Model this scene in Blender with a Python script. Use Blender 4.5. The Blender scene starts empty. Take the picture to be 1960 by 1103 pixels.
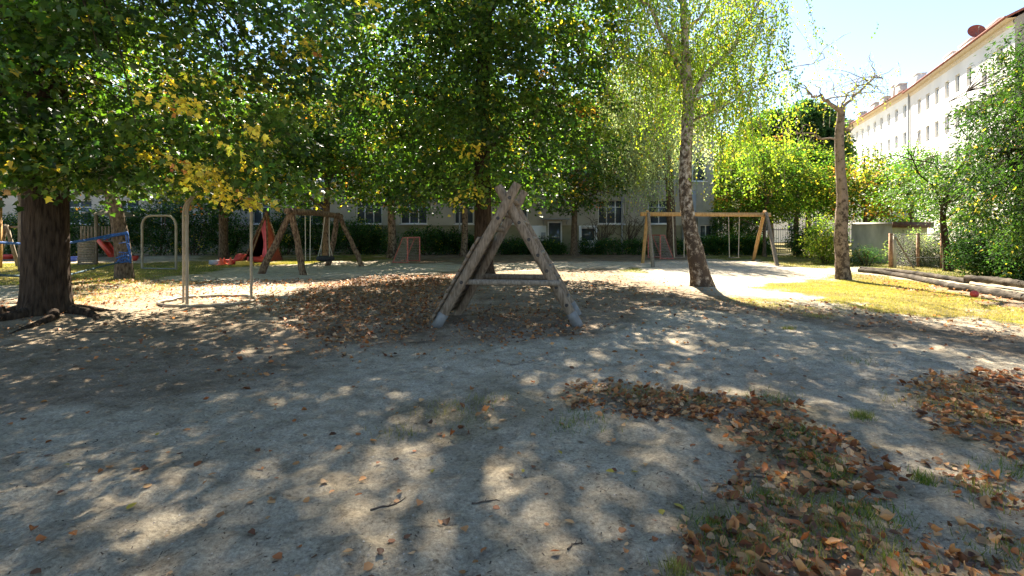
import bpy, math, random
import numpy as np
from mathutils import Vector
R = math.radians
rng = np.random.default_rng(11)
random.seed(5)
sc = bpy.context.scene
# ------------------------------------------------------------------ camera, sky, sun, exposure
CAMZ, HOR, F = 1.6, 440.0, 980.0
cam = bpy.data.cameras.new('camera'); camo = bpy.data.objects.new('camera', cam)
sc.collection.objects.link(camo); sc.camera = camo
camo.location = (0, 0, CAMZ); camo.rotation_euler = (R(90), 0, 0)
cam.sensor_width = 36; cam.lens = 18.0; cam.shift_y = -(551.5-HOR)/1960.0
cam.clip_start = 0.05; cam.clip_end = 2000
SUN_EL, SUN_AZ = 46.0, -3.0            # azimuth measured from +Y towards +X
world = bpy.data.worlds.new('World'); sc.world = world; world.use_nodes = True
wn = world.node_tree.nodes; wl = world.node_tree.links
sky = wn.new('ShaderNodeTexSky'); sky.sky_type = 'NISHITA'; sky.sun_disc = False
sky.sun_elevation = R(SUN_EL); sky.sun_rotation = R(SUN_AZ); sky.air_density = 0.85; sky.dust_density = 0.25; sky.ozone_density = 1.0
wl.new(sky.outputs[0], wn['Background'].inputs[0]); wn['Background'].inputs[1].default_value = 0.055
sun = bpy.data.lights.new('sun', 'SUN'); sun.energy = 5.0; sun.angle = R(0.53); sun.color = (1.0, 0.90, 0.76)
suno = bpy.data.objects.new('sun', sun); sc.collection.objects.link(suno)
sd = Vector((math.sin(R(SUN_AZ))*math.cos(R(SUN_EL)), math.cos(R(SUN_AZ))*math.cos(R(SUN_EL)), math.sin(R(SUN_EL))))
suno.rotation_euler = sd.to_track_quat('Z', 'Y').to_euler()
suno.location = (0, 40, 40)
sc.view_settings.view_transform = 'Standard'; sc.view_settings.look = 'None'
sc.view_settings.exposure = 2.6; sc.view_settings.gamma = 1.0
sc.cycles.use_denoising = True
try: sc.cycles.denoiser = 'OPENIMAGEDENOISE'
except Exception: pass
sc.cycles.max_bounces = 8; sc.cycles.transmission_bounces = 6; sc.cycles.diffuse_bounces = 4; sc.cycles.glossy_bounces = 2
sc.cycles.sample_clamp_indirect = 6.0

# ------------------------------------------------------------------ helpers
def G(px, py):                              # ground point seen at a pixel of the 1960 px photograph
    d = CAMZ*F/(py-HOR); return np.array([(px-980)/F*d, d])
def P3(px, py, d): return np.array([(px-980)/F*d, d, CAMZ-(py-HOR)/F*d])
LOC = {}
def tag(o, label=None, cat=None, group=None, kind=None):
    if label: o['label'] = label
    if cat: o['category'] = cat
    if group: o['group'] = group
    if kind: o['kind'] = kind
    return o
def thing(name, loc, label, cat, group=None):
    o = bpy.data.objects.new(name, None); sc.collection.objects.link(o)
    loc = tuple(float(v) for v in loc); o.location = loc; o.empty_display_size = 0.2
    LOC[o.name] = np.array(loc); return tag(o, label, cat, group)
class MB:
    def __init__(s): s.V=[]; s.F=[]; s.C=[]; s.n=0
    def add(s, v, f, c=None):
        v = np.asarray(v, float); f = np.asarray(f, int)
        s.V.append(v); s.F.append(f+s.n); s.n += len(v)
        if c is None: c = np.ones((len(v),3))
        c = np.asarray(c, float)
        if c.ndim == 1: c = np.tile(c, (len(v),1))
        s.C.append(c); return s
    def box(s, c, size, M=None):
        h = np.array(size)/2
        v = np.array([[x,y,z] for x in (-1,1) for y in (-1,1) for z in (-1,1)])*h
        if M is not None: v = v@np.asarray(M).T
        f = [[0,1,3,2],[4,6,7,5],[0,4,5,1],[2,3,7,6],[0,2,6,4],[1,5,7,3]]
        return s.add(v+np.array(c), f)
    def beam(s, a, b, w, h, up=(0,0,1)):
        a=np.array(a,float); b=np.array(b,float); d=b-a; L=np.linalg.norm(d); d/=L
        x=np.cross(d,up); 
        if np.linalg.norm(x)<1e-4: x=np.cross(d,(0,1,0))
        x/=np.linalg.norm(x); u=np.cross(x,d)
        return s.box((a+b)/2,(w,L,h),np.stack([x,d,u],1))
    def tube(s, pts, rad, n=8, cap=True, rough=0.0, lobes=None, seed=0):
        pts=np.asarray(pts,float); m=len(pts)
        rad=np.full(m,rad,float) if np.isscalar(rad) else np.asarray(rad,float)
        t=np.gradient(pts,axis=0); t/=np.linalg.norm(t,axis=1)[:,None]+1e-9
        ref=np.array([1,0,0]) if abs(t[0,0])<0.9 else np.array([0,1,0])
        a=np.linspace(0,2*np.pi,n,endpoint=False); V=[]
        u=ref-t[0]*np.dot(ref,t[0]); u/=np.linalg.norm(u)
        rr=np.random.default_rng(seed)
        for i in range(m):
            u=u-t[i]*np.dot(u,t[i]); u/=np.linalg.norm(u)+1e-9; w=np.cross(t[i],u)
            r=np.full(n,rad[i])
            if rough: r=r*(1+rough*rr.normal(size=n))
            if lobes is not None: r=r*(1+lobes(a,i/(m-1)))
            V.append(pts[i]+np.outer(np.cos(a)*r,u)+np.outer(np.sin(a)*r,w))
        V=np.concatenate(V); i0=np.arange(n); i1=(i0+1)%n
        Fq=np.concatenate([np.stack([k*n+i0,k*n+i1,(k+1)*n+i1,(k+1)*n+i0],1) for k in range(m-1)])
        s.add(V,Fq)
        if cap:
            for k,o in ((0,-1),(m-1,1)):
                c=len(V); vv=np.concatenate([V[k*n:(k+1)*n],[pts[k]]])
                ff=np.stack([i0,i1,np.full(n,n)],1) if o>0 else np.stack([i1,i0,np.full(n,n)],1)
                s.add(vv,ff)
        return s
    def quad(s, a,b,c,d): return s.add([a,b,c,d],[[0,1,2,3]])
    def build(s, name, mat, parent=None, smooth=False, color=False, loc=None):
        V=np.concatenate(s.V); off=np.zeros(3)
        if parent is not None:
            off = wloc(parent)
        if loc is not None: off = off+np.array(loc)
        V=V-off
        me=bpy.data.meshes.new(name)
        me.vertices.add(len(V)); me.vertices.foreach_set('co',V.astype(np.float32).ravel())
        nl=sum(f.size for f in s.F); npoly=sum(len(f) for f in s.F)
        me.loops.add(nl); me.polygons.add(npoly)
        me.loops.foreach_set('vertex_index',np.concatenate([f.ravel() for f in s.F]).astype(np.int32))
        tot=np.concatenate([np.full(len(f),f.shape[1]) for f in s.F])
        st=np.concatenate([[0],np.cumsum(tot)[:-1]])
        me.polygons.foreach_set('loop_start',st.astype(np.int32))
        if smooth: me.polygons.foreach_set('use_smooth',np.ones(npoly,bool))
        if color:
            at=me.color_attributes.new('col','FLOAT_COLOR','POINT')
            C=np.concatenate(s.C); C=np.concatenate([C,np.ones((len(C),1))],1)
            at.data.foreach_set('color',C.astype(np.float32).ravel())
        me.update(calc_edges=True)
        if mat is not None: me.materials.append(mat)
        o=bpy.data.objects.new(name,me); sc.collection.objects.link(o)
        if parent is not None: o.parent=parent
        if loc is not None: o.location=tuple(loc)
        LOC[o.name]=off
        return o
def wloc(o): return LOC[o.name]
def nrm(a): return a/(np.linalg.norm(a,axis=-1,keepdims=True)+1e-9)
def rotz(a): c,s_=math.cos(a),math.sin(a); return np.array([[c,-s_,0],[s_,c,0],[0,0,1]])

# lattice noise
_lat = np.random.default_rng(3).random((256,256))
def vn(x,y):
    xi=np.floor(x).astype(int); yi=np.floor(y).astype(int); fx=x-xi; fy=y-yi
    fx=fx*fx*(3-2*fx); fy=fy*fy*(3-2*fy); a=_lat[xi%256,yi%256]; b=_lat[(xi+1)%256,yi%256]
    c=_lat[xi%256,(yi+1)%256]; d=_lat[(xi+1)%256,(yi+1)%256]
    return (a*(1-fx)+b*fx)*(1-fy)+(c*(1-fx)+d*fx)*fy
def fbm(x,y,o=4):
    r=0;a=.5;t=0
    for k in range(o): r=r+a*vn(x*2**k+17.3*k,y*2**k+9.1*k); t+=a; a*=.5
    return r/t
def inpoly(x,y,pts,soft=0.3):
    """signed soft mask of a ground polygon"""
    pts=np.asarray(pts); n=len(pts); ins=np.zeros(x.shape,bool); dm=np.full(x.shape,1e9)
    for i in range(n):
        ax,ay=pts[i]; bx,by=pts[(i+1)%n]
        c=((ay>y)!=(by>y))&(x<(bx-ax)*(y-ay)/(by-ay+1e-12)+ax); ins^=c
        dx,dy=bx-ax,by-ay; t=np.clip(((x-ax)*dx+(y-ay)*dy)/(dx*dx+dy*dy+1e-12),0,1)
        dm=np.minimum(dm,np.hypot(x-ax-t*dx,y-ay-t*dy))
    sgn=np.where(ins,dm,-dm)
    return np.clip(sgn/soft+.5,0,1)
def poly(*p): return np.array([G(*q) for q in p])

# ------------------------------------------------------------------ materials
def mat(name, c1, c2=None, rough=0.8, scale=6, stretch=(1,1,1), bump=0.0, bscale=30, metal=0.0, spec=0.3, lo=.35, hi=.65, detail=6, coord='Object'):
    m=bpy.data.materials.new(name); m.use_nodes=True; nt=m.node_tree; N=nt.nodes; L=nt.links; b=N['Principled BSDF']
    b.inputs['Roughness'].default_value=rough; b.inputs['Metallic'].default_value=metal; b.inputs['Specular IOR Level'].default_value=spec
    b.inputs['Base Color'].default_value=(*c1,1)
    if c2 is not None or bump:
        tc=N.new('ShaderNodeTexCoord'); mp=N.new('ShaderNodeMapping'); mp.inputs['Scale'].default_value=stretch
        L.new(tc.outputs[coord],mp.inputs[0])
    if c2 is not None:
        no=N.new('ShaderNodeTexNoise'); no.inputs['Scale'].default_value=scale; no.inputs['Detail'].default_value=detail
        L.new(mp.outputs[0],no.inputs['Vector']); cr=N.new('ShaderNodeValToRGB')
        cr.color_ramp.elements[0].position=lo; cr.color_ramp.elements[1].position=hi
        cr.color_ramp.elements[0].color=(*c1,1); cr.color_ramp.elements[1].color=(*c2,1)
        L.new(no.outputs[0],cr.inputs[0]); L.new(cr.outputs[0],b.inputs['Base Color'])
    if bump:
        n2=N.new('ShaderNodeTexNoise'); n2.inputs['Scale'].default_value=bscale; n2.inputs['Detail'].default_value=6
        L.new(mp.outputs[0],n2.inputs['Vector']); bu=N.new('ShaderNodeBump'); bu.inputs['Strength'].default_value=1; bu.inputs['Distance'].default_value=bump
        L.new(n2.outputs[0],bu.inputs['Height']); L.new(bu.outputs[0],b.inputs['Normal'])
    return m
def leafmat(name, trans=0.45, tint=(2.4,2.3,0.9), rough=0.45, spec=0.35):
    m=bpy.data.materials.new(name); m.use_nodes=True; nt=m.node_tree; N=nt.nodes; L=nt.links; b=N['Principled BSDF']; out=N['Material Output']
    at=N.new('ShaderNodeAttribute'); at.attribute_name='col'
    L.new(at.outputs['Color'],b.inputs['Base Color']); b.inputs['Roughness'].default_value=rough; b.inputs['Specular IOR Level'].default_value=spec
    if trans>0:
        tr=N.new('ShaderNodeBsdfTranslucent'); mx=N.new('ShaderNodeMix'); mx.data_type='RGBA'; mx.blend_type='MULTIPLY'; mx.inputs[0].default_value=1
        L.new(at.outputs['Color'],mx.inputs[6]); mx.inputs[7].default_value=(*tint,1); L.new(mx.outputs[2],tr.inputs[0])
        ms=N.new('ShaderNodeMixShader'); ms.inputs[0].default_value=trans
        L.new(b.outputs[0],ms.inputs[1]); L.new(tr.outputs[0],ms.inputs[2]); L.new(ms.outputs[0],out.inputs[0])
    return m
M={}
M['leaf']=leafmat('foliage',.42,(2.4,2.55,0.8))
M['leaf_far']=leafmat('foliage_far',.5,(2.0,2.4,.9),.7,.08)
M['leaf_birch']=leafmat('birch_foliage',.55,(3.6,3.5,1.0))
M['leaf_silver']=leafmat('silver_foliage',.55,(2.8,2.8,2.0),.5,.3)
M['litter']=leafmat('dry_leaves',.25,(1.6,1.3,.9),.6,.25)
M['grass']=leafmat('grass_blades',.35,(1.8,1.7,.8),.5,.25)
M['bark']=mat('dark_bark',(.018,.012,.008),(.065,.046,.03),.95,scale=7,stretch=(3.2,3.2,.55),bump=.035,bscale=9,lo=.35,hi=.7,spec=.1)
M['bark2']=mat('brown_bark',(.05,.035,.022),(.17,.125,.085),.95,scale=9,stretch=(2,2,.8),bump=.02,bscale=12,spec=.1)
def birchmat(name,white,thr):
    m=bpy.data.materials.new(name); m.use_nodes=True; nt=m.node_tree; N=nt.nodes; L=nt.links; b=N['Principled BSDF']
    b.inputs['Roughness'].default_value=.85; b.inputs['Specular IOR Level'].default_value=.15
    tc=N.new('ShaderNodeTexCoord'); mp=N.new('ShaderNodeMapping'); mp.inputs['Scale'].default_value=(2.6,2.6,2.2); L.new(tc.outputs['Object'],mp.inputs[0])
    n1=N.new('ShaderNodeTexNoise'); n1.inputs['Scale'].default_value=2.6; n1.inputs['Detail'].default_value=9; n1.inputs['Roughness'].default_value=.74; L.new(mp.outputs[0],n1.inputs['Vector'])
    sp=N.new('ShaderNodeSeparateXYZ'); L.new(tc.outputs['Object'],sp.inputs[0])
    mr=N.new('ShaderNodeMapRange'); mr.inputs[1].default_value=0; mr.inputs[2].default_value=4.5; mr.inputs[3].default_value=-.07; mr.inputs[4].default_value=.05; L.new(sp.outputs[2],mr.inputs[0])
    ad=N.new('ShaderNodeMath'); ad.operation='ADD'; L.new(n1.outputs[0],ad.inputs[0]); L.new(mr.outputs[0],ad.inputs[1])
    cr=N.new('ShaderNodeValToRGB'); e=cr.color_ramp.elements; e[0].position=thr; e[0].color=(.06,.042,.028,1); e[1].position=thr+.16; e[1].color=(*white,1)
    k=e.new(thr+.06); k.color=(.19,.145,.10,1)
    L.new(ad.outputs[0],cr.inputs[0]); L.new(cr.outputs[0],b.inputs['Base Color'])
    n2=N.new('ShaderNodeTexNoise'); n2.inputs['Scale'].default_value=9; n2.inputs['Detail'].default_value=6; L.new(mp.outputs[0],n2.inputs['Vector'])
    bu=N.new('ShaderNodeBump'); bu.inputs['Strength'].default_value=1; bu.inputs['Distance'].default_value=.025; L.new(n2.outputs[0],bu.inputs['Height']); L.new(bu.outputs[0],b.inputs['Normal'])
    return m
M['birch']=birchmat('birch_bark',(.44,.39,.32),.45)
M['birch2']=birchmat('weathered_birch_bark',(.25,.185,.135),.42)
M['wood']=mat('weathered_wood',(.115,.082,.052),(.25,.19,.13),.85,scale=7,stretch=(5,5,.8),bump=.006,bscale=22,spec=.15)
M['woodgrey']=mat('grey_wood',(.13,.105,.075),(.26,.215,.16),.85,scale=9,stretch=(4,4,1),bump=.004,bscale=25,spec=.15)
M['woodlog']=mat('brown_log',(.075,.045,.028),(.27,.19,.12),.9,scale=6,stretch=(3,3,1.2),bump=.012,bscale=14,spec=.1,lo=.42,hi=.68)
M['woodtan']=mat('tan_timber',(.36,.20,.075),(.52,.33,.14),.7,scale=6,stretch=(3,3,.8),bump=.004,bscale=20,spec=.25)
M['logdark']=mat('mossy_log',(.022,.018,.014),(.11,.092,.07),.9,scale=3,stretch=(1,1,2.5),bump=.02,bscale=12,spec=.1)
M['galv']=mat('galvanised_steel',(.135,.13,.115),(.22,.215,.20),.65,scale=9,metal=.15,spec=.5)
M['tube']=mat('beige_painted_steel',(.22,.18,.12),(.30,.25,.17),.45,scale=5,spec=.4)
M['bolt']=mat('dark_iron',(.03,.027,.025),(.07,.06,.05),.6,scale=30,metal=.5)
M['rope']=mat('pale_rope',(.45,.40,.30),(.60,.54,.42),.9,scale=40)
M['bluerope']=mat('blue_rope',(.015,.06,.22),(.04,.14,.42),.7,scale=30,bump=.004,bscale=80)
M['bluedark']=mat('dark_teal_strap',(.02,.05,.07),(.04,.09,.12),.8,scale=20)
M['rubber']=mat('black_rubber',(.012,.012,.013),(.03,.03,.03),.7,scale=20,bump=.004,bscale=40)
M['red']=mat('red_plastic',(.42,.035,.025),(.52,.06,.04),.45,scale=3,spec=.4)
M['orange']=mat('orange_plastic',(.80,.11,.05),(.85,.16,.08),.5,scale=3,spec=.4)
M['yellow']=mat('yellow_foam',(.62,.36,.04),(.70,.45,.08),.6,scale=3)
M['greyplastic']=mat('grey_foam',(.25,.27,.31),(.38,.40,.44),.6,scale=3)
M['blueplastic']=mat('blue_plastic',(.03,.06,.28),(.05,.09,.35),.5,scale=3)
M['pink']=mat('pink_cloth',(.50,.09,.13),(.62,.14,.19),.9,scale=4,bump=.01,bscale=8)
M['redcloth']=mat('dark_red_cloth',(.22,.045,.03),(.35,.09,.05),.9,scale=4,bump=.01,bscale=8)
M['redpaint']=mat('worn_red_paint',(.40,.07,.05),(.50,.22,.17),.6,scale=12)
M['net']=mat('goal_net_cord',(.22,.19,.15),(.30,.26,.20),.9,scale=20)
M['plaster']=mat('beige_plaster',(.32,.30,.25),(.40,.375,.32),.9,scale=.8,bump=.003,bscale=60)
M['plinth']=mat('olive_beige_plinth',(.20,.185,.115),(.28,.255,.17),.9,scale=1.2,bump=.003,bscale=60)
M['plgrey']=mat('grey_plaster',(.25,.26,.27),(.32,.33,.33),.9,scale=1.2)
M['white']=mat('white_paint',(.72,.73,.74),(.80,.80,.80),.5,scale=3,spec=.4)
M['facade']=mat('white_facade',(.62,.60,.56),(.74,.71,.67),.9,scale=.35,stretch=(1,1,.5),bump=.002,bscale=40)
M['facade2']=mat('pale_grey_facade',(.66,.66,.64),(.76,.76,.74),.9,scale=.35,stretch=(1,1,.5),bump=.002,bscale=40)
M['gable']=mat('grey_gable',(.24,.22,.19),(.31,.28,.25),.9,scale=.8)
M['rooft']=mat('red_brown_tiles',(.18,.06,.04),(.27,.10,.07),.85,scale=14,bump=.02,bscale=14)
M['roofg']=mat('brown_grey_roof',(.16,.13,.11),(.25,.21,.18),.85,scale=10,bump=.02,bscale=14)
M['brick']=mat('chimney_brick',(.40,.33,.28),(.54,.48,.43),.9,scale=6)
M['soffit']=mat('cream_soffit',(.50,.42,.32),(.58,.50,.40),.8,scale=4)
M['concrete']=mat('stained_concrete',(.24,.235,.19),(.55,.53,.44),.9,scale=1.6,stretch=(1,1,.45),bump=.006,bscale=30,lo=.3,hi=.7)
M['fascia']=mat('brown_fascia',(.07,.035,.02),(.12,.06,.035),.8,scale=5)
M['yelwall']=mat('yellowed_render',(.36,.33,.15),(.52,.49,.27),.9,scale=2,stretch=(1,1,.4))
M['rust']=mat('rusty_post',(.18,.09,.05),(.36,.22,.14),.85,scale=12)
M['wire']=mat('chain_wire',(.28,.27,.24),(.36,.34,.30),.6,scale=12,metal=.5)
M['iron']=mat('black_iron',(.02,.02,.02),(.04,.04,.04),.6,scale=12)
M['hose']=mat('twig_bark',(.05,.035,.025),(.12,.09,.06),.9,scale=20)
def glassmat():
    m=bpy.data.materials.new('window_glass'); m.use_nodes=True; b=m.node_tree.nodes['Principled BSDF']
    b.inputs['Base Color'].default_value=(.06,.075,.085,1); b.inputs['Roughness'].default_value=.08; b.inputs['Specular IOR Level'].default_value=.8
    return m
M['glass']=glassmat()
def groundmat():
    m=bpy.data.materials.new('ground_soil'); m.use_nodes=True; nt=m.node_tree; N=nt.nodes; L=nt.links; b=N['Principled BSDF']
    b.inputs['Roughness'].default_value=.95; b.inputs['Specular IOR Level'].default_value=.1
    at=N.new('ShaderNodeAttribute'); at.attribute_name='col'; sp=N.new('ShaderNodeSeparateColor'); L.new(at.outputs['Color'],sp.inputs[0])
    tc=N.new('ShaderNodeTexCoord')
    def noise(s,d=5,r=.6):
        n=N.new('ShaderNodeTexNoise'); n.inputs['Scale'].default_value=s; n.inputs['Detail'].default_value=d; n.inputs['Roughness'].default_value=r; L.new(tc.outputs['Object'],n.inputs['Vector']); return n
    def ramp(src,p0,c0,p1,c1):
        r=N.new('ShaderNodeValToRGB'); e=r.color_ramp.elements; e[0].position=p0; e[0].color=(*c0,1); e[1].position=p1; e[1].color=(*c1,1); L.new(src.outputs[0],r.inputs[0]); return r
    def mix(f,a,b_,blend='MIX'):
        x=N.new('ShaderNodeMix'); x.data_type='RGBA'; x.blend_type=blend
        if isinstance(f,float): x.inputs[0].default_value=f
        else: L.new(f,x.inputs[0])
        L.new(a,x.inputs[6]); L.new(b_,x.inputs[7]); return x.outputs[2]
    mid=noise(1.6,6); fine=noise(45,6,.7); grain=noise(260,3,.8); big=noise(.35,3)
    base=ramp(mid,.3,(.35,.30,.205),.7,(.56,.49,.36))
    sand=ramp(mid,.3,(.42,.375,.29),.7,(.58,.53,.43))
    dirt=ramp(mid,.3,(.13,.09,.055),.7,(.29,.215,.14))
    gras=ramp(mid,.3,(.13,.12,.04),.7,(.36,.31,.13))
    c=mix(sp.outputs[2],base.outputs[0],dirt.outputs[0]); c=mix(sp.outputs[0],c,sand.outputs[0]); c=mix(sp.outputs[1],c,gras.outputs[0])
    fr=ramp(fine,.32,(.55,.52,.5),.62,(1.12,1.1,1.08)); c=mix(1.0,c,fr.outputs[0],'MULTIPLY')
    gr=ramp(grain,.33,(.6,.6,.6),.66,(1.3,1.3,1.3)); c=mix(.75,c,gr.outputs[0],'MULTIPLY')
    vo=N.new('ShaderNodeTexNoise'); vo.inputs['Scale'].default_value=17; vo.inputs['Detail'].default_value=4; vo.inputs['Roughness'].default_value=.75; L.new(tc.outputs['Object'],vo.inputs['Vector'])
    sr=ramp(vo,.30,(.35,.30,.25),.40,(1,1,1)); c=mix(.85,c,sr.outputs[0],'MULTIPLY')
    mo=noise(5,7,.68); mr_=ramp(mo,.34,(.70,.67,.64),.52,(1.05,1.05,1.05)); c=mix(1.0,c,mr_.outputs[0],'MULTIPLY')
    L.new(c,b.inputs['Base Color'])
    b0=N.new('ShaderNodeBump'); b0.inputs['Distance'].default_value=.09; n9=noise(8,4,.55); L.new(n9.outputs[0],b0.inputs['Height'])
    b1=N.new('ShaderNodeBump'); b1.inputs['Distance'].default_value=.022; L.new(b0.outputs[0],b1.inputs['Normal']); L.new(fine.outputs[0],b1.inputs['Height'])
    b2=N.new('ShaderNodeBump'); b2.inputs['Distance'].default_value=.006; L.new(grain.outputs[0],b2.inputs['Height']); L.new(b1.outputs[0],b2.inputs['Normal']); L.new(b2.outputs[0],b.inputs['Normal'])
    return m
M['ground']=groundmat()

# ------------------------------------------------------------------ ground zones
SAND=[(poly((600,690),(900,665),(1130,640),(1400,605),(1700,655),(1960,705),(2200,730),(1960,712),(1700,770),(1500,755),(1100,735),(700,770)),.30),(poly((1215,503),(1300,498),(1440,500),(1560,514),(1600,522),(1560,530),(1530,546),(1560,566),(1600,582),(1480,576),(1380,560),(1300,545),(1230,530),(1190,515)),.9),
      (poly((300,540),(420,522),(500,512),(640,502),(760,503),(850,507),(860,518),(780,524),(700,532),(560,540),(450,555),(420,575),(330,560)),.65),
      (poly((1030,502),(1240,500),(1260,510),(1190,516),(1050,510)),.5),
      (poly((-200,550),(40,548),(40,575),(-200,585)),.55)]
GRASS=[(poly((1440,548),(1530,540),(1590,526),(1640,520),(1720,536),(1800,552),(1900,580),(2100,615),(2100,640),(1900,618),(1760,606),(1620,596),(1520,575),(1600,572)),1.0),
      (poly((1340,489),(1700,489),(2300,505),(2300,545),(1960,545),(1800,528),(1640,512),(1600,516),(1500,508),(1440,498),(1340,497)),1.0),
      (poly((380,488),(760,488),(770,497),(640,501),(500,510),(430,512)),1.0),
      (poly((-400,500),(130,505),(270,505),(480,495),(440,515),(330,530),(250,545),(130,548),(-400,548)),1.0),
      (poly((130,535),(260,530),(420,540),(330,555),(200,575),(130,590)),.45),
      (poly((1185,510),(1230,512),(1240,522),(1190,520)),.8),
      (poly((1370,572),(1480,566),(1560,585),(1700,605),(1560,612),(1430,590)),.45),
      (poly((1105,740),(1540,760),(1700,880),(1700,1000),(1780,1180),(1360,1180),(1330,1000),(1450,930),(1400,830),(1110,790)),.35),
      (poly((700,770),(1040,760),(1050,800),(860,830),(720,810)),.12),
      (poly((1750,720),(2100,715),(2100,900),(1960,900),(1780,810)),.4),
      (poly((-3000,486),(1900,486),(5000,500),(5000,447),(-3000,447)),1.0)]
DIRT=[(poly((-700,580),(140,600),(480,590),(640,650),(600,720),(330,770),(0,800),(-700,800)),.6),(poly((760,487),(1340,487),(1340,501),(1100,503),(880,505),(760,503)),.9),
      (poly((560,530),(860,520),(1200,512),(1330,545),(1500,585),(1700,610),(1960,640),(2300,660),(2300,735),(1960,690),(1700,650),(1400,600),(1250,590),(1130,640),(900,655),(620,665),(560,640)),.75),
      (poly((-400,590),(130,585),(500,585),(640,640),(620,680),(300,680),(-400,720)),.5),
      (poly((130,545),(330,555),(420,580),(130,595)),.5),
      (poly((1640,522),(2100,590),(2100,612),(1900,585),(1760,562),(1650,540)),.7),
      (poly((-900,485),(260,485),(260,500),(-900,505)),.8),
      (poly((1105,735),(1540,760),(1660,870),(1700,1000),(1780,1180),(1360,1180),(1330,1000),(1450,930),(1400,830),(1110,790)),.7),
      (poly((700,765),(1030,760),(1040,800),(860,840),(700,810)),.4),
      (poly((1380,690),(1560,700),(1560,740),(1400,725)),.35),
      (poly((1750,720),(2100,715),(2100,900),(1960,900),(1780,810)),.6)]
def zones(x,y):
    wx=x+(fbm(x*.9,y*.9)-.5)*(.6+.05*y); wy=y+(fbm(x*.9+50,y*.9+20)-.5)*(.8+.08*y)
    s=np.zeros(x.shape); g=s.copy(); d=s.copy(); soft=.25
    for p,w in SAND: s=np.maximum(s,w*inpoly(wx,wy,p,1.4))
    for p,w in GRASS: g=np.maximum(g,w*inpoly(wx,wy,p,.35))
    for p,w in DIRT: d=np.maximum(d,w*inpoly(wx,wy,p,.5))
    g=np.clip(g-.9*np.clip(fbm(x*1.1+31,y*1.1,4)-.56,0,1)*3*(g>.3),0,1); br=fbm(x*2.5,y*2.5,5); g=np.clip(g*1.1-(1-g)*0+ (br-.5)*.9*(g>0.02),0,1); d=np.clip(d+(br-.5)*.5*(d>.02),0,1)
    return s,g,d
_rd=np.random.default_rng(55); DNT=np.zeros((900,600))      # x -9..9, y 1.5..13.5 at 2 cm
_u,_v=np.meshgrid(np.arange(-14,15),np.arange(-14,15),indexing='ij')
for _ in range(2300):
    ci=_rd.integers(16,884); cj=int(16+568*_rd.random()**1.25); a=_rd.random()*3.14; L1_,L2_=_rd.uniform(2.5,7),_rd.uniform(1.6,3.6); ca,sa=math.cos(a),math.sin(a)
    q=((_u*ca+_v*sa)/L1_)**2+((-_u*sa+_v*ca)/L2_)**2; dp=_rd.uniform(.004,.013)
    DNT[ci-14:ci+15,cj-14:cj+15]+=-dp*np.exp(-q*1.2)+dp*.55*np.exp(-(np.sqrt(q)-1.7)**2*4)
DNT=np.clip(DNT*1.6,-.032,.02)
def dents(x,y):
    u=np.clip((x+9)/.02,0,898.999); v=np.clip((y-1.5)/.02,0,598.999); i=u.astype(int); j=v.astype(int); fu=u-i; fv=v-j
    w=((x>-9)&(x<9)&(y>1.5)&(y<13.5))
    return w*((DNT[i,j]*(1-fu)+DNT[i+1,j]*fu)*(1-fv)+(DNT[i,j+1]*(1-fu)+DNT[i+1,j+1]*fu)*fv)
def gz(x,y):
    x=np.asarray(x,float); y=np.asarray(y,float)
    z=(fbm(x*.35,y*.35)-.5)*.10+(fbm(x*1.7+5,y*1.7)-.5)*.04
    near=np.clip((14-y)/8,0,1)
    z=z+near*((fbm(x*5,y*5,4)-.5)*.038-.012*np.clip(fbm(x*2.8+40,y*2.8+7,2)-.62,0,1)/.2)
    z=z+dents(x,y)
    r=np.hypot(x+8.26,y-9.1); z=z+.16*np.exp(-(r/1.1)**2)
    r=np.hypot(x-5.2,y-14); z=z+.08*np.exp(-(r/.9)**2)
    s=np.clip((y-20)/10,0,1); z=z*(1-s*.6)
    return z
def grid_axis(segs):
    out=[]
    for a,b,st in segs: out.append(np.arange(a,b,st))
    return np.unique(np.concatenate(out+[np.array([segs[-1][1]])]))
gx=grid_axis([(-600,-60,90),(-60,-22,1.5),(-22,-9,.18),(-9,9,.036),(9,22,.18),(22,90,2.0),(90,600,100)])
gy=grid_axis([(-200,-20,60),(-20,1,1.5),(1,7,.032),(7,14,.06),(14,36,.22),(36,110,4),(110,900,150)])
X,Y=np.meshgrid(gx,gy,indexing='ij'); Zs,Zg,Zd=zones(X,Y); Z=gz(X,Y)
nx,ny=X.shape; idx=np.arange(nx*ny).reshape(nx,ny)
quads=np.stack([idx[:-1,:-1],idx[1:,:-1],idx[1:,1:],idx[:-1,1:]],-1).reshape(-1,4)
VV=np.stack([X.ravel(),Y.ravel(),Z.ravel()],1); CC=np.stack([Zs.ravel(),Zg.ravel(),Zd.ravel()],1)
qc=CC[quads].mean(1); zone=np.zeros(len(quads),int); zone[(qc[:,1]>.55)]=1; zone[(qc[:,0]>.33)&(qc[:,1]<.45)]=2
for zi,nm in ((0,'ground'),(1,'lawn'),(2,'sand_pit')):
    q=quads[zone==zi]; u,inv=np.unique(q,return_inverse=True)
    b=MB(); b.add(VV[u],inv.reshape(-1,4),CC[u]); o=b.build(nm,M['ground'],smooth=True,color=True); tag(o,kind='structure')

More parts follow.
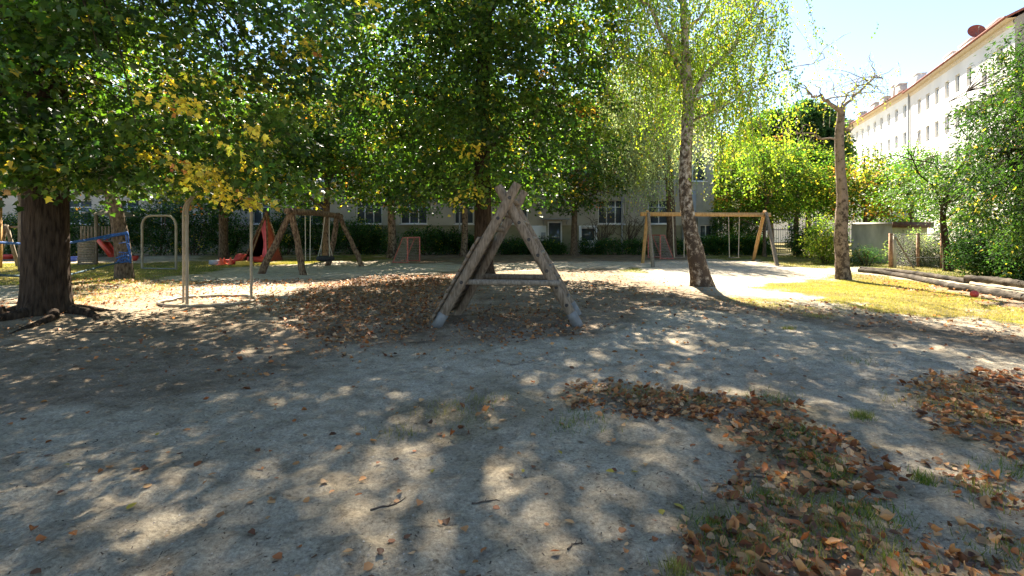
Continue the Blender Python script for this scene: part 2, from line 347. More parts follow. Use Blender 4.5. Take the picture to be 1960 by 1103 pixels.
# ------------------------------------------------------------------ leaves
T_MAPLE=(np.array([[0,.42,.0],[0,0,.02],[-.34,.10,.05],[-.26,.30,.03],[-.52,.52,.09],[-.22,.60,.03],[0,1,-.05],[.22,.60,.03],[.52,.52,.09],[.26,.30,.03],[.34,.10,.05]]),
         np.array([[0,i,i+1] for i in range(1,10)]+[[0,10,1]]))
T_STAR=(np.array([[0,0,0],[-.42,.25,.08],[-.40,.62,.06],[0,1,-.06],[.40,.62,.06],[.42,.25,.08]]),np.array([[0,1,2],[0,2,3],[0,3,4],[0,4,5]]))
T_QUAD=(np.array([[0,0,0],[-.36,.45,.05],[0,1,-.03],[.36,.45,.05]]),np.array([[0,3,2,1]]))
T_OVAL=(np.array([[0,0,0],[-.24,.22,.06],[-.30,.5,.09],[-.17,.8,.05],[0,1.02,-.03],[.17,.8,.05],[.30,.5,.09],[.24,.22,.06],[0,.5,0.]]),np.array([[8,i+1,i] for i in range(0,7)]+[[8,0,7]]))
T_LONG=(np.array([[0,0,0],[-.17,.45,.04],[0,1,-.05],[.17,.45,.04]]),np.array([[0,3,2,1]]))
def leaves(mb,P,D,Nn,S,tmpl,col,curl=None):
    tv,tf=tmpl; n=len(P); D=nrm(D); X_=nrm(np.cross(D,Nn)); Nn=np.cross(X_,D)
    S=np.asarray(S).reshape(-1,1,1)
    tz=tv[:,2][None,:]*np.ones((n,1))
    if curl is not None: tz=tz+curl[:,None]*(tv[:,0]**2*2.2)[None,:]+ (curl*.6)[:,None]*((tv[:,1]-.4)**2)[None,:]
    V=P[:,None,:]+S*(tv[:,0][None,:,None]*X_[:,None,:]+tv[:,1][None,:,None]*D[:,None,:]+tz[:,:,None]*Nn[:,None,:])
    k=len(tv); Fc=(tf[None]+ (np.arange(n)*k)[:,None,None]).reshape(-1,tf.shape[1])
    mb.add(V.reshape(-1,3),Fc,np.repeat(col,k,axis=0))
def sprays_ellipsoid(r,c,ax,n,zmin,power=.42,holes=0,flat=None,zmax=None,zw=None):
    out=[]; hs=[]
    c=np.array(c,float); ax=np.array(ax,float)
    for _ in range(holes):
        v=nrm(r.normal(size=3)); hs.append((c+v*ax*r.uniform(.3,.95),r.uniform(.12,.28)*ax[0]))
    while len(out)<n:
        v=nrm(r.normal(size=(n,3))); q=c+v*ax*(r.random((n,1))**power)
        ok=q[:,2]>zmin(q) if callable(zmin) else q[:,2]>zmin
        if zmax is not None: ok&=q[:,2]<zmax
        if zw is not None: ok&=(q[:,2]<zw[0])|(r.random(len(q))<np.where(q[:,2]>zw[2],zw[3],zw[1]))
        for hc,hr in hs: ok&=np.linalg.norm(q-hc,axis=1)>hr
        ok&=np.linalg.norm(q-np.array([0,0,1.6]),axis=1)>2.6
        out+=list(q[ok])
    return np.array(out[:n])
GREENS=np.array([[.030,.070,.012],[.045,.095,.016],[.060,.115,.020],[.036,.082,.022],[.085,.13,.02]])
YGREEN=np.array([[.12,.17,.022],[.17,.20,.03],[.10,.15,.03],[.20,.21,.035],[.075,.12,.025]])
BIRCHG=np.array([[.09,.14,.03],[.12,.17,.03],[.15,.18,.035],[.07,.12,.03]])
SILVER=np.array([[.12,.15,.08],[.16,.19,.11],[.10,.13,.065],[.14,.16,.07]])
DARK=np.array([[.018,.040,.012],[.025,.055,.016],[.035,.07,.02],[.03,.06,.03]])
YEL=np.array([.52,.41,.06]); ORA=np.array([.42,.17,.05])
def fill(mb,r,C,centre,nleaf,srad,size,tmpl,pal,yel=.03,ora=.01,droop=.35,flat=.3,single=.02,yfun=None):
    n=len(C); k=nleaf
    base=pal[r.integers(0,len(pal),n)]*r.uniform(.55,1.6,(n,1))
    u=r.random(n)
    isY=u<yel
    if yfun is not None: isY|=yfun(C)
    base[isY]=YEL*r.uniform(.7,1.15,(isY.sum(),1)); isO=(u>1-ora)&~isY; base[isO]=ORA*r.uniform(.7,1.2,(isO.sum(),1))
    out=C-np.array(centre); out[:,2]*=.3; out=nrm(out)
    rad=srad*r.uniform(.6,1.25,(n,1))
    a=r.random((n,k))*2*np.pi; rho=np.sqrt(r.random((n,k)))*rad
    off=np.stack([np.cos(a)*rho,np.sin(a)*rho,r.normal(size=(n,k))*flat*rad-droop*rho**2/rad],-1)
    # tilt each spray outwards and down
    tilt=(off[:,:,0]*out[:,0:1]+off[:,:,1]*out[:,1:2])*-r.uniform(.1,.7,(n,1)); off[:,:,2]+=tilt
    P=(C[:,None,:]+off).reshape(-1,3)
    D=nrm(off*np.array([1,1,.2])).reshape(-1,3)*.8+np.repeat(out,k,0)*.5+r.normal(size=(n*k,3))*.45+np.array([0,0,-droop])
    Nn=np.array([0,0,1.])+r.normal(size=(n*k,3))*.55
    col=np.repeat(base,k,0)*r.uniform(.7,1.35,(n*k,1))*(1+r.normal(size=(n*k,3))*.06)
    s_=r.random(n*k)<single; col[s_]=YEL*r.uniform(.5,1,(s_.sum(),1))
    leaves(mb,P,D,Nn,size*r.uniform(.6,1.2,n*k),tmpl,np.clip(col,.005,.9),curl=r.normal(size=n*k)*.25)
def bez(a,b,c,n=8):
    t=np.linspace(0,1,n)[:,None]; return (1-t)**2*np.array(a)+2*t*(1-t)*np.array(b)+t*t*np.array(c)
def wig(r,p,amp):
    q=np.array(p,float); q[1:-1]+=r.normal(size=(len(q)-2,3))*amp; return q
def tree(name,base,label,group=None,cat='tree',H=14,r0=.3,crown_c=None,ax=(5,5,5.5),zmin=2.6,nspr=800,kl=40,srad=.55,size=.12,tmpl=T_STAR,pal=GREENS,
         yel=.03,ora=.01,limbs=14,trunkpts=None,bark='bark2',sides=14,seed=1,lmin=3.0,holes=10,mat_='leaf',yfun=None,flare=.35,rough=.0,twig=True,trad=None,droop=.35,zmax=None,power=.42,lobes=None,limb_r=.11,zw=None,extra=None,hook=None):
    r=np.random.default_rng(seed); bx,by=base; bz=float(gz(bx,by))-.06
    root=thing(name,(bx,by,bz),label,cat,group)
    if trunkpts is None:
        trunkpts=wig(r,[[bx,by,bz],[bx+.02,by,1.2],[bx,by,H*.3],[bx+.1,by,H*.5],[bx,by+.1,H*.7],[bx,by,H*.9]],.06)
    tp=np.array(trunkpts,float); m=14 if sides<20 else 44
    s_=np.r_[0,np.cumsum(np.linalg.norm(np.diff(tp,axis=0),axis=1))]; tt=np.linspace(0,1,m)**1.25*s_[-1]
    tq=np.stack([np.interp(tt,s_,tp[:,i]) for i in range(3)],1)
    if len(tp)>3:
        k=np.array([.25,.5,.25]); 
        for _ in range(2): tq[1:-1]=.25*tq[:-2]+.5*tq[1:-1]+.25*tq[2:]
    hh=tq[:,2]-bz; rad=r0*(1-.75*np.clip(hh/(H*.95),0,1)**1.1)+r0*flare*np.exp(-hh/.35)
    if trad is not None: rad=np.interp(hh,[p[0] for p in trad],[p[1] for p in trad])
    t=MB(); t.tube(tq,rad,sides,rough=rough,seed=seed,lobes=lobes)
    c=np.array(crown_c if crown_c is not None else (bx,by,H*.58)); ax=np.array(ax,float)
    LP=[tq[hh>lmin]]
    for i in range(limbs):
        a=i*2.4+r.uniform(-.3,.3); zz=r.uniform(lmin,H*.72); j=np.argmin(abs(hh-zz)); s0=tq[j]
        tgt=c+np.array([math.cos(a)*ax[0],math.sin(a)*ax[1],0])*r.uniform(.6,.9); tgt[2]=min(s0[2]+r.uniform(.2,.45)*ax[0],c[2]+ax[2]*.8)
        midp=(s0+tgt)/2+np.array([0,0,r.uniform(.1,.8)]); q=wig(r,bez(s0,midp,tgt,9),.07)
        rr=limb_r*r.uniform(.7,1.1)*(r0/.35)**.4
        t.tube(q,np.linspace(rr,.015,9),6,cap=False); LP.append(q)
        for _ in range(3):
            j=r.integers(3,8); g=q[j]; e=g+nrm(r.normal(size=3)*np.array([1,1,.35])+np.array([0,0,.1]))*r.uniform(1,2.2)
            qq=wig(r,bez(g,(g+e)/2+r.normal(size=3)*.15,e,6),.04); t.tube(qq,np.linspace(rr*.4,.01,6),5,cap=False); LP.append(qq)
    C=sprays_ellipsoid(r,c,ax,nspr,zmin,power,holes,zmax=zmax,zw=zw)
    if extra is not None: C=np.concatenate([C,extra])
    if twig:
        A=np.concatenate(LP)
        for p in C[::2]:
            j=np.argmin(((A-p)**2).sum(1)); g=A[j]
            if np.linalg.norm(g-p)<2.8: t.tube(np.array([g,(g+p)/2+r.normal(size=3)*.1,p]),[.018,.012,.005],3,cap=False)
    t.build('trunk',M[bark],root,smooth=True)
    f=MB(); fill(f,r,C,c,kl,srad,size,tmpl,pal,yel,ora,yfun=yfun,droop=droop); 
    if hook is not None: hook(f)
    f.build('crown',M[mat_],root,color=True)
    return root

# big dark maple in the left foreground
def lob1(a,s): return .07*np.sin(a*5+1)*math.exp(-s*6)+.45*math.exp(-s*26)*(np.maximum(0,np.cos(a*2.5+.6))**2)+.018*np.sin(a*23+s*9)+.014*np.sin(a*37-s*14)
def yf1(C):
    m=np.zeros(len(C),bool)
    for px,py,d,rr in ((385,325,9.5,.33),(450,375,9.8,.42),(490,378,9.8,.32),(395,358,9.5,.2),(330,170,8.5,.40),(350,140,8.5,.35),(300,195,8.5,.3),(360,200,8.7,.3)):
        m|=np.linalg.norm(C-P3(px,py,d),axis=1)<rr
    return m
# yellow-leaved low branch of that maple, over the arch (part of the crown)
def yellow_clusters(f):
    r=np.random.default_rng(5); C=[]
    for px,py,d,n_ in ((365,312,7.2,9),(395,328,7.2,11),(378,345,7.3,5),(440,372,7.8,9),(470,380,7.8,12),(500,378,7.9,7),(345,310,7.2,4),(410,318,7.2,5),(318,175,6.9,8),(345,150,6.9,8),(355,198,6.9,6),(285,200,6.9,4),(300,208,6.9,5),(505,255,7.4,6),(455,280,7.4,5),(490,250,7.4,4),(225,35,6.7,4),(600,110,8,5),(700,180,8.5,5)):
        for _ in range((n_+1)//2): C.append(P3(px,py,d)+r.normal(size=3)*np.array([.13,.16,.08]))
    C=np.array(C); fill(f,r,C,(-8,9,6),8,.13,.088,T_MAPLE,np.array([YEL,YEL*.85,YEL*1.1]),0,.03,droop=.5)
b1=(-8.26,9.1)
re_=np.random.default_rng(8); EX=[]
for x0,x1,y0,y1,d0_,d1_,n_ in ((-60,200,225,345,7.2,8.6,46),(-40,160,-30,95,6.8,8.4,40),(120,620,60,400,7.5,12.5,130),(130,420,250,395,8,11,45),(-100,30,100,330,7,9,40),(0,700,-120,60,6,10,90)):
    for _ in range(n_): EX.append(P3(re_.uniform(x0,x1),re_.uniform(y0,y1),re_.uniform(d0_,d1_)))
EX=np.array(EX); EX=EX[EX[:,2]>2.4]
t1=tree('maple_tree',b1,'massive dark-barked maple filling the left foreground, thickest trunk in the photo',H=17,r0=.43,crown_c=(-7.7,8.9,9.0),ax=(5.9,5.7,7.4),
     zmin=lambda q: 2.55+.25*np.sin(q[:,0]*1.7)+np.clip((8-q[:,1])*.12,0,1),nspr=880,kl=50,srad=.46,size=.118,zw=(6.3,.22,10,.6),extra=EX,tmpl=T_MAPLE,trunkpts=[[-8.26,9.1,-.1],[-8.27,9.1,1],[-8.3,9.12,2.5],[-8.28,9.1,4.5],[-8.3,9.1,7],[-8.1,9,13.5]],
     bark='bark',sides=64,seed=21,trad=[(0,.40),(.25,.355),(.6,.33),(1.5,.315),(2.4,.315),(5,.28),(8,.2),(14,.05)],limbs=18,yel=.018,ora=0,hook=yellow_clusters,pal=GREENS*.72,yfun=yf1,lobes=lob1,lmin=2.9,limb_r=.13)
for i,(a0,L_,w_) in enumerate(((-.25,1.3,.10),(-.9,1.5,.09),(-1.6,1.2,.10),(-2.3,1.7,.11),(-2.9,1.3,.09),(.4,1.0,.08))):
    rr=np.random.default_rng(200+i); q=[]
    for t in np.linspace(.25,1,9): x=b1[0]+math.cos(a0+.25*math.sin(t*4+i))*(.12+L_*t); y=b1[1]+math.sin(a0+.25*math.sin(t*4+i))*(.12+L_*t); q.append((x,y,float(gz(x,y))+w_*(.5-1.2*t)+.05*(1-t)))
    m=MB(); m.tube(wig(rr,q,.004),np.linspace(w_,w_*.35,9),12,rough=.02,seed=i); m.build('root',M['bark'],t1,smooth=True)
# central maple
tree('maple_tree',G(925,525),'tall green maple right behind the wooden climbing frame, lowest leaves touching its tips',H=21,r0=.33,crown_c=(-1.2,17.8,11.2),ax=(6.0,5.9,9.6),
     zmin=lambda q:2.35+.5*fbm(q[:,0],q[:,1])+.0*q[:,0],nspr=2100,kl=46,srad=.5,size=.132,zw=(10,.24,14,.6),pal=GREENS*.82,seed=31,limbs=20,bark='bark',sides=20,yel=.025,ora=.006,holes=14,lmin=2.6,flare=.5)

def T(*a,**k): return tree(*a,**k)
T('maple_tree',(-9.4,26.0),'green maple rising behind the tire swing, trunk in line with the swing chains',H=9.8,r0=.19,crown_c=(-9.2,24.6,5.9),ax=(4.4,3.3,3.4),
  zmin=lambda q:2.35+.5*fbm(q[:,0]+9,q[:,1]),nspr=900,kl=34,srad=.55,size=.14,seed=41,limbs=12,yel=.04,ora=.02,twig=False)
T('maple_tree',G(750,495),'pale spotted trunk with autumn orange leaves beside the left red goal',H=11,r0=.24,crown_c=(-6.0,27.8,6.6),ax=(4.4,4.2,4.2),
  zmin=lambda q:2.15+.6*fbm(q[:,0]+3,q[:,1]),nspr=600,kl=34,srad=.6,size=.15,seed=43,limbs=10,yel=.06,ora=.03,twig=False,bark='birch2')
T('maple_tree',(-2.9,30.6),'slim pale-trunked tree just left of the climbing frame, by the hedge',H=11,r0=.2,crown_c=(-2.6,30.3,6.8),ax=(3.6,3.4,4.0),
  zmin=2.5,nspr=420,kl=34,srad=.6,size=.16,seed=44,limbs=8,yel=.03,ora=.03,twig=False,bark='birch2')
T('maple_tree',(3.9,32.2),'reddish-dark slender trunk with orange-tipped leaves before the building door',H=11,r0=.21,crown_c=(3.4,31.0,6.6),ax=(4.3,3.8,3.9),
  zmin=lambda q:2.2+.6*fbm(q[:,0],q[:,1]),nspr=620,kl=34,srad=.6,size=.15,seed=45,limbs=10,yel=.04,ora=.03,twig=False)
# leaning tree that carries the blue net
bx,by=G(238,533)
leanroot=T('leaning_tree',(bx,by),'leaning tree on the left lawn with blue net and ropes wrapped round its trunk',H=9,r0=.26,crown_c=(-14.6,16.9,5.7),ax=(4.0,3.8,3.2),
  zmin=lambda q:2.8+.4*fbm(q[:,0]+4,q[:,1]),nspr=700,kl=34,srad=.55,size=.12,seed=51,limbs=12,yel=.05,ora=.02,
  trunkpts=[P3(238,534,by),P3(237,505,by),P3(234,460,by),P3(224,410,by),P3(206,350,by),P3(190,270,by),P3(180,150,by)],bark='bark2',trad=[(0,.30),(.5,.25),(1.6,.22),(4,.17),(9,.05)])
T('maple_tree',(-21.5,20.5),'shady tree at the far left edge, above the timber shelter',H=9.5,r0=.25,crown_c=(-20.8,21,6.2),ax=(4.0,3.6,3.4),zmin=3.3,nspr=650,kl=34,srad=.6,size=.14,seed=52,limbs=10,yel=.05,twig=False)
T('maple_tree',(-15.5,27.5),'dark tree behind the small play tower, left of the far metal arch',H=11,r0=.22,crown_c=(-15.5,27,6.5),ax=(4.8,3.8,4.2),zmin=2.4,nspr=620,kl=34,srad=.6,size=.15,seed=53,limbs=10,yel=.03,pal=DARK*1.5,twig=False)
T('maple_tree',(-16.9,30.2),'dark forked tree before the left windows, behind the far metal arch',H=10,r0=.17,crown_c=(-17.4,30.6,6.3),ax=(3.8,3.0,3.6),zmin=2.3,nspr=380,kl=34,srad=.6,size=.16,seed=54,limbs=8,yel=.02,pal=DARK*1.4,twig=False)

# ---- weeping birches
def strands(mb,r,starts,L,step,size,pal,jit=.05,twigs=None):
    Ps=[];Cs=[]
    for s0,l in zip(starts,L):
        n=max(3,int(l/step)); t=np.arange(n)/n
        sway=r.normal(size=2)*.22*l; x=s0[0]+sway[0]*np.sqrt(t)+r.normal(size=n)*jit; y=s0[1]+sway[1]*np.sqrt(t)+r.normal(size=n)*jit; z=s0[2]-l*t
        Ps.append(np.stack([x,y,z],1)); c=pal[r.integers(0,len(pal))]*r.uniform(.75,1.3); Cs.append(np.tile(c,(n,1)))
        if twigs is not None and r.random()<.5: twigs.tube(np.array([s0,[s0[0]+sway[0]*.7,s0[1]+sway[1]*.7,s0[2]-l*.5],[s0[0]+sway[0],s0[1]+sway[1],s0[2]-l]]),[.008,.005,.003],3,cap=False)
    P=np.concatenate(Ps); C=np.concatenate(Cs); n=len(P); C=C*r.uniform(.7,1.35,(n,1))
    y=r.random(n)<.05; C[y]=YEL*r.uniform(.5,1,(y.sum(),1))
    D=np.array([0,0,-1.])+r.normal(size=(n,3))*.55; Nn=r.normal(size=(n,3))
    leaves(mb,P,D,Nn,size*r.uniform(.7,1.2,n),T_QUAD,np.clip(C,.01,.9),curl=r.normal(size=n)*.2)
def birch(name,base,label,tp,trad,limbs,nst,Lr,size,pal,seed,bark='birch',zfloor=2.2,spread=.5,lmb_r=.09,step=.05,group=None,matn='leaf_birch',up=.5,keep=None):
    r=np.random.default_rng(seed); bx,by=base; root=thing(name,(bx,by,float(gz(bx,by))-.05),label,'tree',group)
    tp=np.array(tp,float); s_=np.r_[0,np.cumsum(np.linalg.norm(np.diff(tp,axis=0),axis=1))]; tt=np.linspace(0,s_[-1],34)
    tq=np.stack([np.interp(tt,s_,tp[:,i]) for i in range(3)],1)
    for _ in range(3): tq[1:-1]=.25*tq[:-2]+.5*tq[1:-1]+.25*tq[2:]
    hh=tq[:,2]; t=MB(); t.tube(tq,np.interp(hh,[p[0] for p in trad],[p[1] for p in trad]),20,rough=.05,seed=seed)
    LP=[]
    for L_ in limbs:
        pts=np.array(L_[0],float); k=12; ss=np.r_[0,np.cumsum(np.linalg.norm(np.diff(pts,axis=0),axis=1))]; u=np.linspace(0,ss[-1],k)
        q=np.stack([np.interp(u,ss,pts[:,i]) for i in range(3)],1); q[1:-1]=.25*q[:-2]+.5*q[1:-1]+.25*q[2:]; q=wig(r,q,.04)
        t.tube(q,np.linspace(L_[1],L_[1]*.25,k),8,cap=False); LP.append(q[2:])
        for _ in range(int(L_[2])):
            j=r.integers(3,k); g=q[j]; e=g+np.array([r.normal()*.9,r.normal()*.9,r.uniform(-.2,up*1.6)])
            qq=wig(r,bez(g,(g+e)/2+np.array([0,0,.25]),e,7),.03); t.tube(qq,np.linspace(L_[1]*.3,.006,7),5,cap=False); LP.append(qq[1:])
    A=np.concatenate(LP); f=MB(); tw=MB()
    i=r.integers(0,len(A),nst); S=A[i]+r.normal(size=(nst,3))*np.array([spread,spread,.25])
    l=Lr[0]+(Lr[1]-Lr[0])*r.random(nst)**2.2; l=np.minimum(l,np.maximum(S[:,2]-zfloor-.35*r.random(nst),.25)); ok=S[:,2]>zfloor+.3
    if keep is not None: ok&=keep(S,r)
    strands(f,r,S[ok],l[ok],step,size,pal,twigs=t)
    t.build('trunk',M[bark],root,smooth=True); f.build('crown',M[matn],root,color=True); return root
B4=14.0
def Q(px,py,dy=0): return P3(px,py,B4+dy)
bx,by=G(1345,552)
birch('birch_tree',(bx,by),'large birch with curved black and white trunk in front of the yellow swing beam',
  [Q(1346,556),Q(1340,525),Q(1330,480),Q(1318,430),Q(1311,380),Q(1310,330),Q(1314,270),Q(1318,215),Q(1318,170),Q(1312,100),Q(1308,20),Q(1300,-160),Q(1296,-330)],
  [(-.2,.36),(.15,.29),(.6,.25),(1.2,.215),(2.0,.175),(3.0,.165),(4.2,.155),(5.2,.14),(6.3,.11),(9,.07),(12.6,.02)],
  [([Q(1324,186),Q(1350,150,.1),Q(1392,95,.3),Q(1430,40,.4),Q(1465,-5,.6),Q(1500,-90,.8)],.085,7),
   ([Q(1312,172),Q(1298,135,-.2),Q(1278,75,-.5),Q(1245,25,-.7),Q(1222,-10,-.9),Q(1190,-80,-1)],.075,7),
   ([Q(1310,165),Q(1285,145,.3),Q(1255,142,.6),Q(1215,118,.9),Q(1180,106,1.1),Q(1150,95,1.2)],.045,5),
   ([Q(1322,235),Q(1355,215,-.3),Q(1400,195,-.6),Q(1450,165,-.8)],.04,5),
   ([Q(1316,200),Q(1400,170,.8),Q(1480,140,1.3),Q(1530,128,1.5),Q(1578,112,1.6)],.04,5),
   ([Q(1314,60),Q(1360,0,1),Q(1420,-80,2.2)],.05,6),([Q(1310,20),Q(1270,-60,1.5),Q(1230,-120,2.6)],.05,6),
   ([Q(1308,-20),Q(1330,-120,-1.5),Q(1360,-200,-2.6)],.05,6),([Q(1304,-60),Q(1250,-170,-1),Q(1190,-240,-2)],.05,6),([Q(1302,-100),Q(1380,-220,.5),Q(1450,-300,1)],.04,6),
   ([Q(1316,120),Q(1330,90,1.2),Q(1360,60,2.4)],.04,5),([Q(1312,140),Q(1290,110,1.5),Q(1260,90,2.5)],.04,5)],
  2150,(.35,2.9),.075,BIRCHG*np.array([.9,.98,.8]),61,zfloor=2.35,step=.045,spread=.5,keep=lambda S,r:((980+F*S[:,0]/S[:,1]<1505)|(r.random(len(S))<.12))&((980+F*S[:,0]/S[:,1]>1185)|(r.random(len(S))<.3)))
bx,by=G(1613,535); B5=by
def Q5(px,py,dy=0): return P3(px,py,B5+dy)
birch('birch_tree',(bx,by),'pollarded birch with rough brown trunk, cut-off top and sparse twigs on the right lawn',
  [Q5(1614,538),Q5(1612,500),Q5(1609,440),Q5(1613,380),Q5(1608,320),Q5(1606,260),Q5(1611,206)],
  [(-.2,.27),(.1,.225),(.5,.20),(1.5,.185),(3,.15),(4.5,.13),(6,.10)],
  [([Q5(1608,212),Q5(1590,200,-.1),Q5(1568,188,-.2),Q5(1546,180,-.3)],.085,5),
   ([Q5(1612,208),Q5(1640,180,.2),Q5(1668,152,.3),Q5(1690,150,.4)],.055,10),
   ([Q5(1610,208),Q5(1618,180,.3),Q5(1650,160,.5),Q5(1680,170,.6)],.035,8),
   ([Q5(1604,205),Q5(1596,165,.2),Q5(1590,150,.3)],.02,3),
   ([Q5(1612,250),Q5(1628,248,.1),Q5(1632,236,.1)],.05,1),
   ([Q5(1606,275),Q5(1575,262,.1),Q5(1545,250,.2),Q5(1500,262,.4)],.035,4)],
  130,(.2,.8),.06,BIRCHG*np.array([.9,.75,.9]),62,bark='birch2',zfloor=3.6,spread=.06,up=.3)
# silver weeping birch between maple and big birch, in front of the building
bx,by=(9.65,31.0)
def Q6(px,py,dy=0): return P3(px,py,27+dy)
birch('weeping_birch',(bx,by),'silvery weeping birch with long hanging twigs left of the large birch, before the building',
  [(bx,by,-.05),(bx,by,2),(bx-.2,by-.2,5),(bx-.8,by-.5,8),(bx-1.2,by-.7,10.5),(bx-1.4,by-.8,12.6)],[(0,.34),(.5,.29),(3,.25),(8,.17),(15,.03)],
  [([(9.2,30.6,z0),(8.6+math.cos(a)*1.2,30.4+math.sin(a)*1.1,z0+.8),(8.0+math.cos(a)*2.3,30.2+math.sin(a)*1.9,z0+1.0)],.06,5) for a,z0 in ((0.3,6),(1.4,7.5),(2.6,6.4),(3.5,8.2),(4.4,6.8),(5.4,8.4),(0.9,9.5),(2.1,10.3),(3.2,9.4),(4.2,10.2),(5.0,11),(3.0,4.6),(3.8,5.2),(2.4,8.6),(3.1,7.3))],
  1500,(1.2,4.2),.12,SILVER*1.5,63,bark='bark2',zfloor=2.3,spread=.7,step=.085,matn='leaf_silver')

# ---- right side and background trees
MIX=np.concatenate([YGREEN*.95,GREENS*1.5,YGREEN*.6])
def bg(name,px,d,label,H,ax,czf=.58,pal=YGREEN,n=420,size=.16,seed=1,yel=.03,ora=.01,zmin=1.6,r0=.14,bark='bark2',kl=30,srad=.6,limbs=9,off=(0,0),tmpl=T_STAR,group=None,holes=16,droop=.3,limb_r=.07):
    x=(px-980)/F*d
    return T(name,(x,d),label,H=H,r0=r0,crown_c=(x+off[0],d+off[1],H*czf),ax=ax,zmin=zmin,nspr=n,kl=kl,srad=srad,size=size,seed=seed,limbs=limbs,yel=yel,ora=ora,pal=pal,bark=bark,twig=False,tmpl=tmpl,holes=holes,mat_='leaf_far',group=group,droop=droop,limb_r=limb_r,lmin=1.6)
bg('garden_tree',1463,30,'dark slender forked tree right behind the yellow swing',7.2,(3.0,2.4,2.6),.62,MIX*.8,400,.12,71,zmin=2.4,r0=.10)
bg('garden_tree',1525,32,'bright yellow-green tree left of the pollarded birch, largest of the yellow crowns',7.6,(3.1,2.6,2.8),.58,MIX*.85,470,.12,72,yel=.02,zmin=2.2,r0=.17)
bg('garden_tree',1400,40,'light green bushy tree above the far end of the yellow swing beam',9.2,(4.6,3.0,3.8),.6,MIX*.75,600,.15,73,yel=.03,zmin=2.4,r0=.16)
bg('garden_tree',1655,30,'orange-tinted tree behind the pollarded birch, above the concrete shed',6.6,(2.9,2.4,2.3),.6,MIX*.85,420,.12,74,yel=.09,ora=.08,zmin=2.2,r0=.13)
bg('garden_tree',1745,31,'small green conical tree in front of the white building, above the shed roof',7.0,(2.7,2.4,2.9),.55,GREENS*1.5,420,.11,75,yel=.01,zmin=2.0,r0=.12)
bg('garden_tree',1548,54,'tall dark bluish-green pine standing far behind the yellow-green trees',16.0,(3.6,3.4,6.0),.58,DARK*1.3+np.array([.01,.015,.012]),950,.34,76,yel=0,ora=0,zmin=4,r0=.3,srad=.8,kl=36)
bg('garden_tree',1475,56,'tall dark tree far behind, left of the bluish-green pine',15.5,(4.6,3.6,5.8),.58,DARK*1.6,900,.32,77,yel=.0,zmin=4,r0=.3,srad=.8,kl=36)
bg('garden_tree',1350,50,'pale green tree far behind the hanging birch twigs',12,(3.6,3.4,4.4),.6,YGREEN*.9,380,.2,78,zmin=3,r0=.25,srad=.8)
# thin-stemmed tree by the wire fence
bx,by=G(1815,520)
T('garden_tree',(bx,by),'fresh green tree with forked dark trunk growing beside the wire mesh fence',H=6.2,r0=.13,crown_c=(bx-.2,by,3.35),ax=(2.5,2.1,1.25),zmin=2.0,nspr=300,kl=34,srad=.42,size=.11,tmpl=T_LONG,
  pal=np.array([[.045,.10,.018],[.07,.125,.022],[.03,.07,.014]]),seed=81,limbs=8,trunkpts=[[bx,by,-.1],P3(1812,480,by),P3(1805,430,by),P3(1802,400,by),P3(1812,370,by),P3(1830,335,by),P3(1845,310,by)],bark='bark',sides=10,yel=.01,lmin=2.0,flare=.5,limb_r=.06)
o=MB(); q=lambda *p:np.array([P3(a,b,by) for a,b in p])
for pts,w in ((((1803,400),(1785,360),(1760,335),(1748,300),(1735,285)),.045),(((1845,315),(1850,270),(1835,240),(1838,215)),.03),(((1760,335),(1742,322),(1728,312)),.02),(((1850,270),(1862,240),(1858,225)),.02),(((1748,300),(1752,260),(1746,235)),.016)):
    o.tube(wig(np.random.default_rng(3),q(*pts),.03),np.linspace(w,w*.3,len(pts)),6)
deadroot=[x for x in bpy.data.objects if x.name.startswith('garden_tree') and 'wire mesh' in x.get('label','')][0]
tag(o.build('dead_branch',M['bark'],deadroot),'bare dead branches rising above the leaves')
# big pinnate tree at the right edge
re_=np.random.default_rng(18); EXA=[]
for xa_,xb_,ya_,yb_,n_ in ((1915,1990,70,180,26),(1885,1990,180,330,60),(1850,1990,330,430,80),(1900,2050,440,470,14),(1828,1900,185,215,7),(1845,1900,250,290,7),(1835,1890,310,340,9)):
    for _ in range(n_): EXA.append(P3(re_.uniform(xa_,xb_),re_.uniform(ya_,yb_),re_.uniform(12.4,15.5)))
EXA=np.array(EXA)
T('ash_tree',(15.4,14.2),'large leafy tree at the right edge, long hanging sprays in front of the white building',H=6.2,r0=.22,crown_c=(16.9,14.4,4.9),ax=(3.4,3.4,3.6),zmin=2.0,nspr=1250,kl=52,srad=.42,size=.125,extra=EXA,tmpl=T_LONG,
  pal=np.array([[.013,.032,.008],[.022,.045,.010],[.010,.024,.007],[.036,.062,.012]]),seed=82,limbs=5,bark='bark',sides=12,yel=.004,ora=.006,lmin=1.6,holes=12,droop=.6,limb_r=.06,mat_='leaf_far')

# ---- shrubs and hedges
def shrub(name,c,ax,label,n=260,kl=26,size=.09,pal=DARK,seed=1,yel=.01,ora=.0,group=None,stems=7,cat='bush',power=.4,tmpl=T_QUAD,srad=.22):
    r=np.random.default_rng(seed); x,y=c; z0=float(gz(x,y)); root=thing(name,(x,y,z0),label,cat,group)
    cc=np.array([x,y,z0+ax[2]*.95]); C=sprays_ellipsoid(r,cc,ax,n,z0+.06,power,3)
    f=MB(); fill(f,r,C,cc,kl,srad,size,tmpl,pal,yel,ora,flat=.5); 
    t=MB()
    for i in range(stems):
        a=r.uniform(0,6.28); e=cc+np.array([math.cos(a)*ax[0],math.sin(a)*ax[1],r.uniform(.1,.8)*ax[2]])*.7
        s0=np.array([x+math.cos(a)*.12*ax[0],y+math.sin(a)*.12,z0-.03]); t.tube(bez(s0,(s0+e)/2+np.array([0,0,.2]),e,6),np.linspace(.035,.01,6),5)
    f.build('foliage',M['leaf_far'],root,color=True); t.build('stems',M['bark2'],root); return root
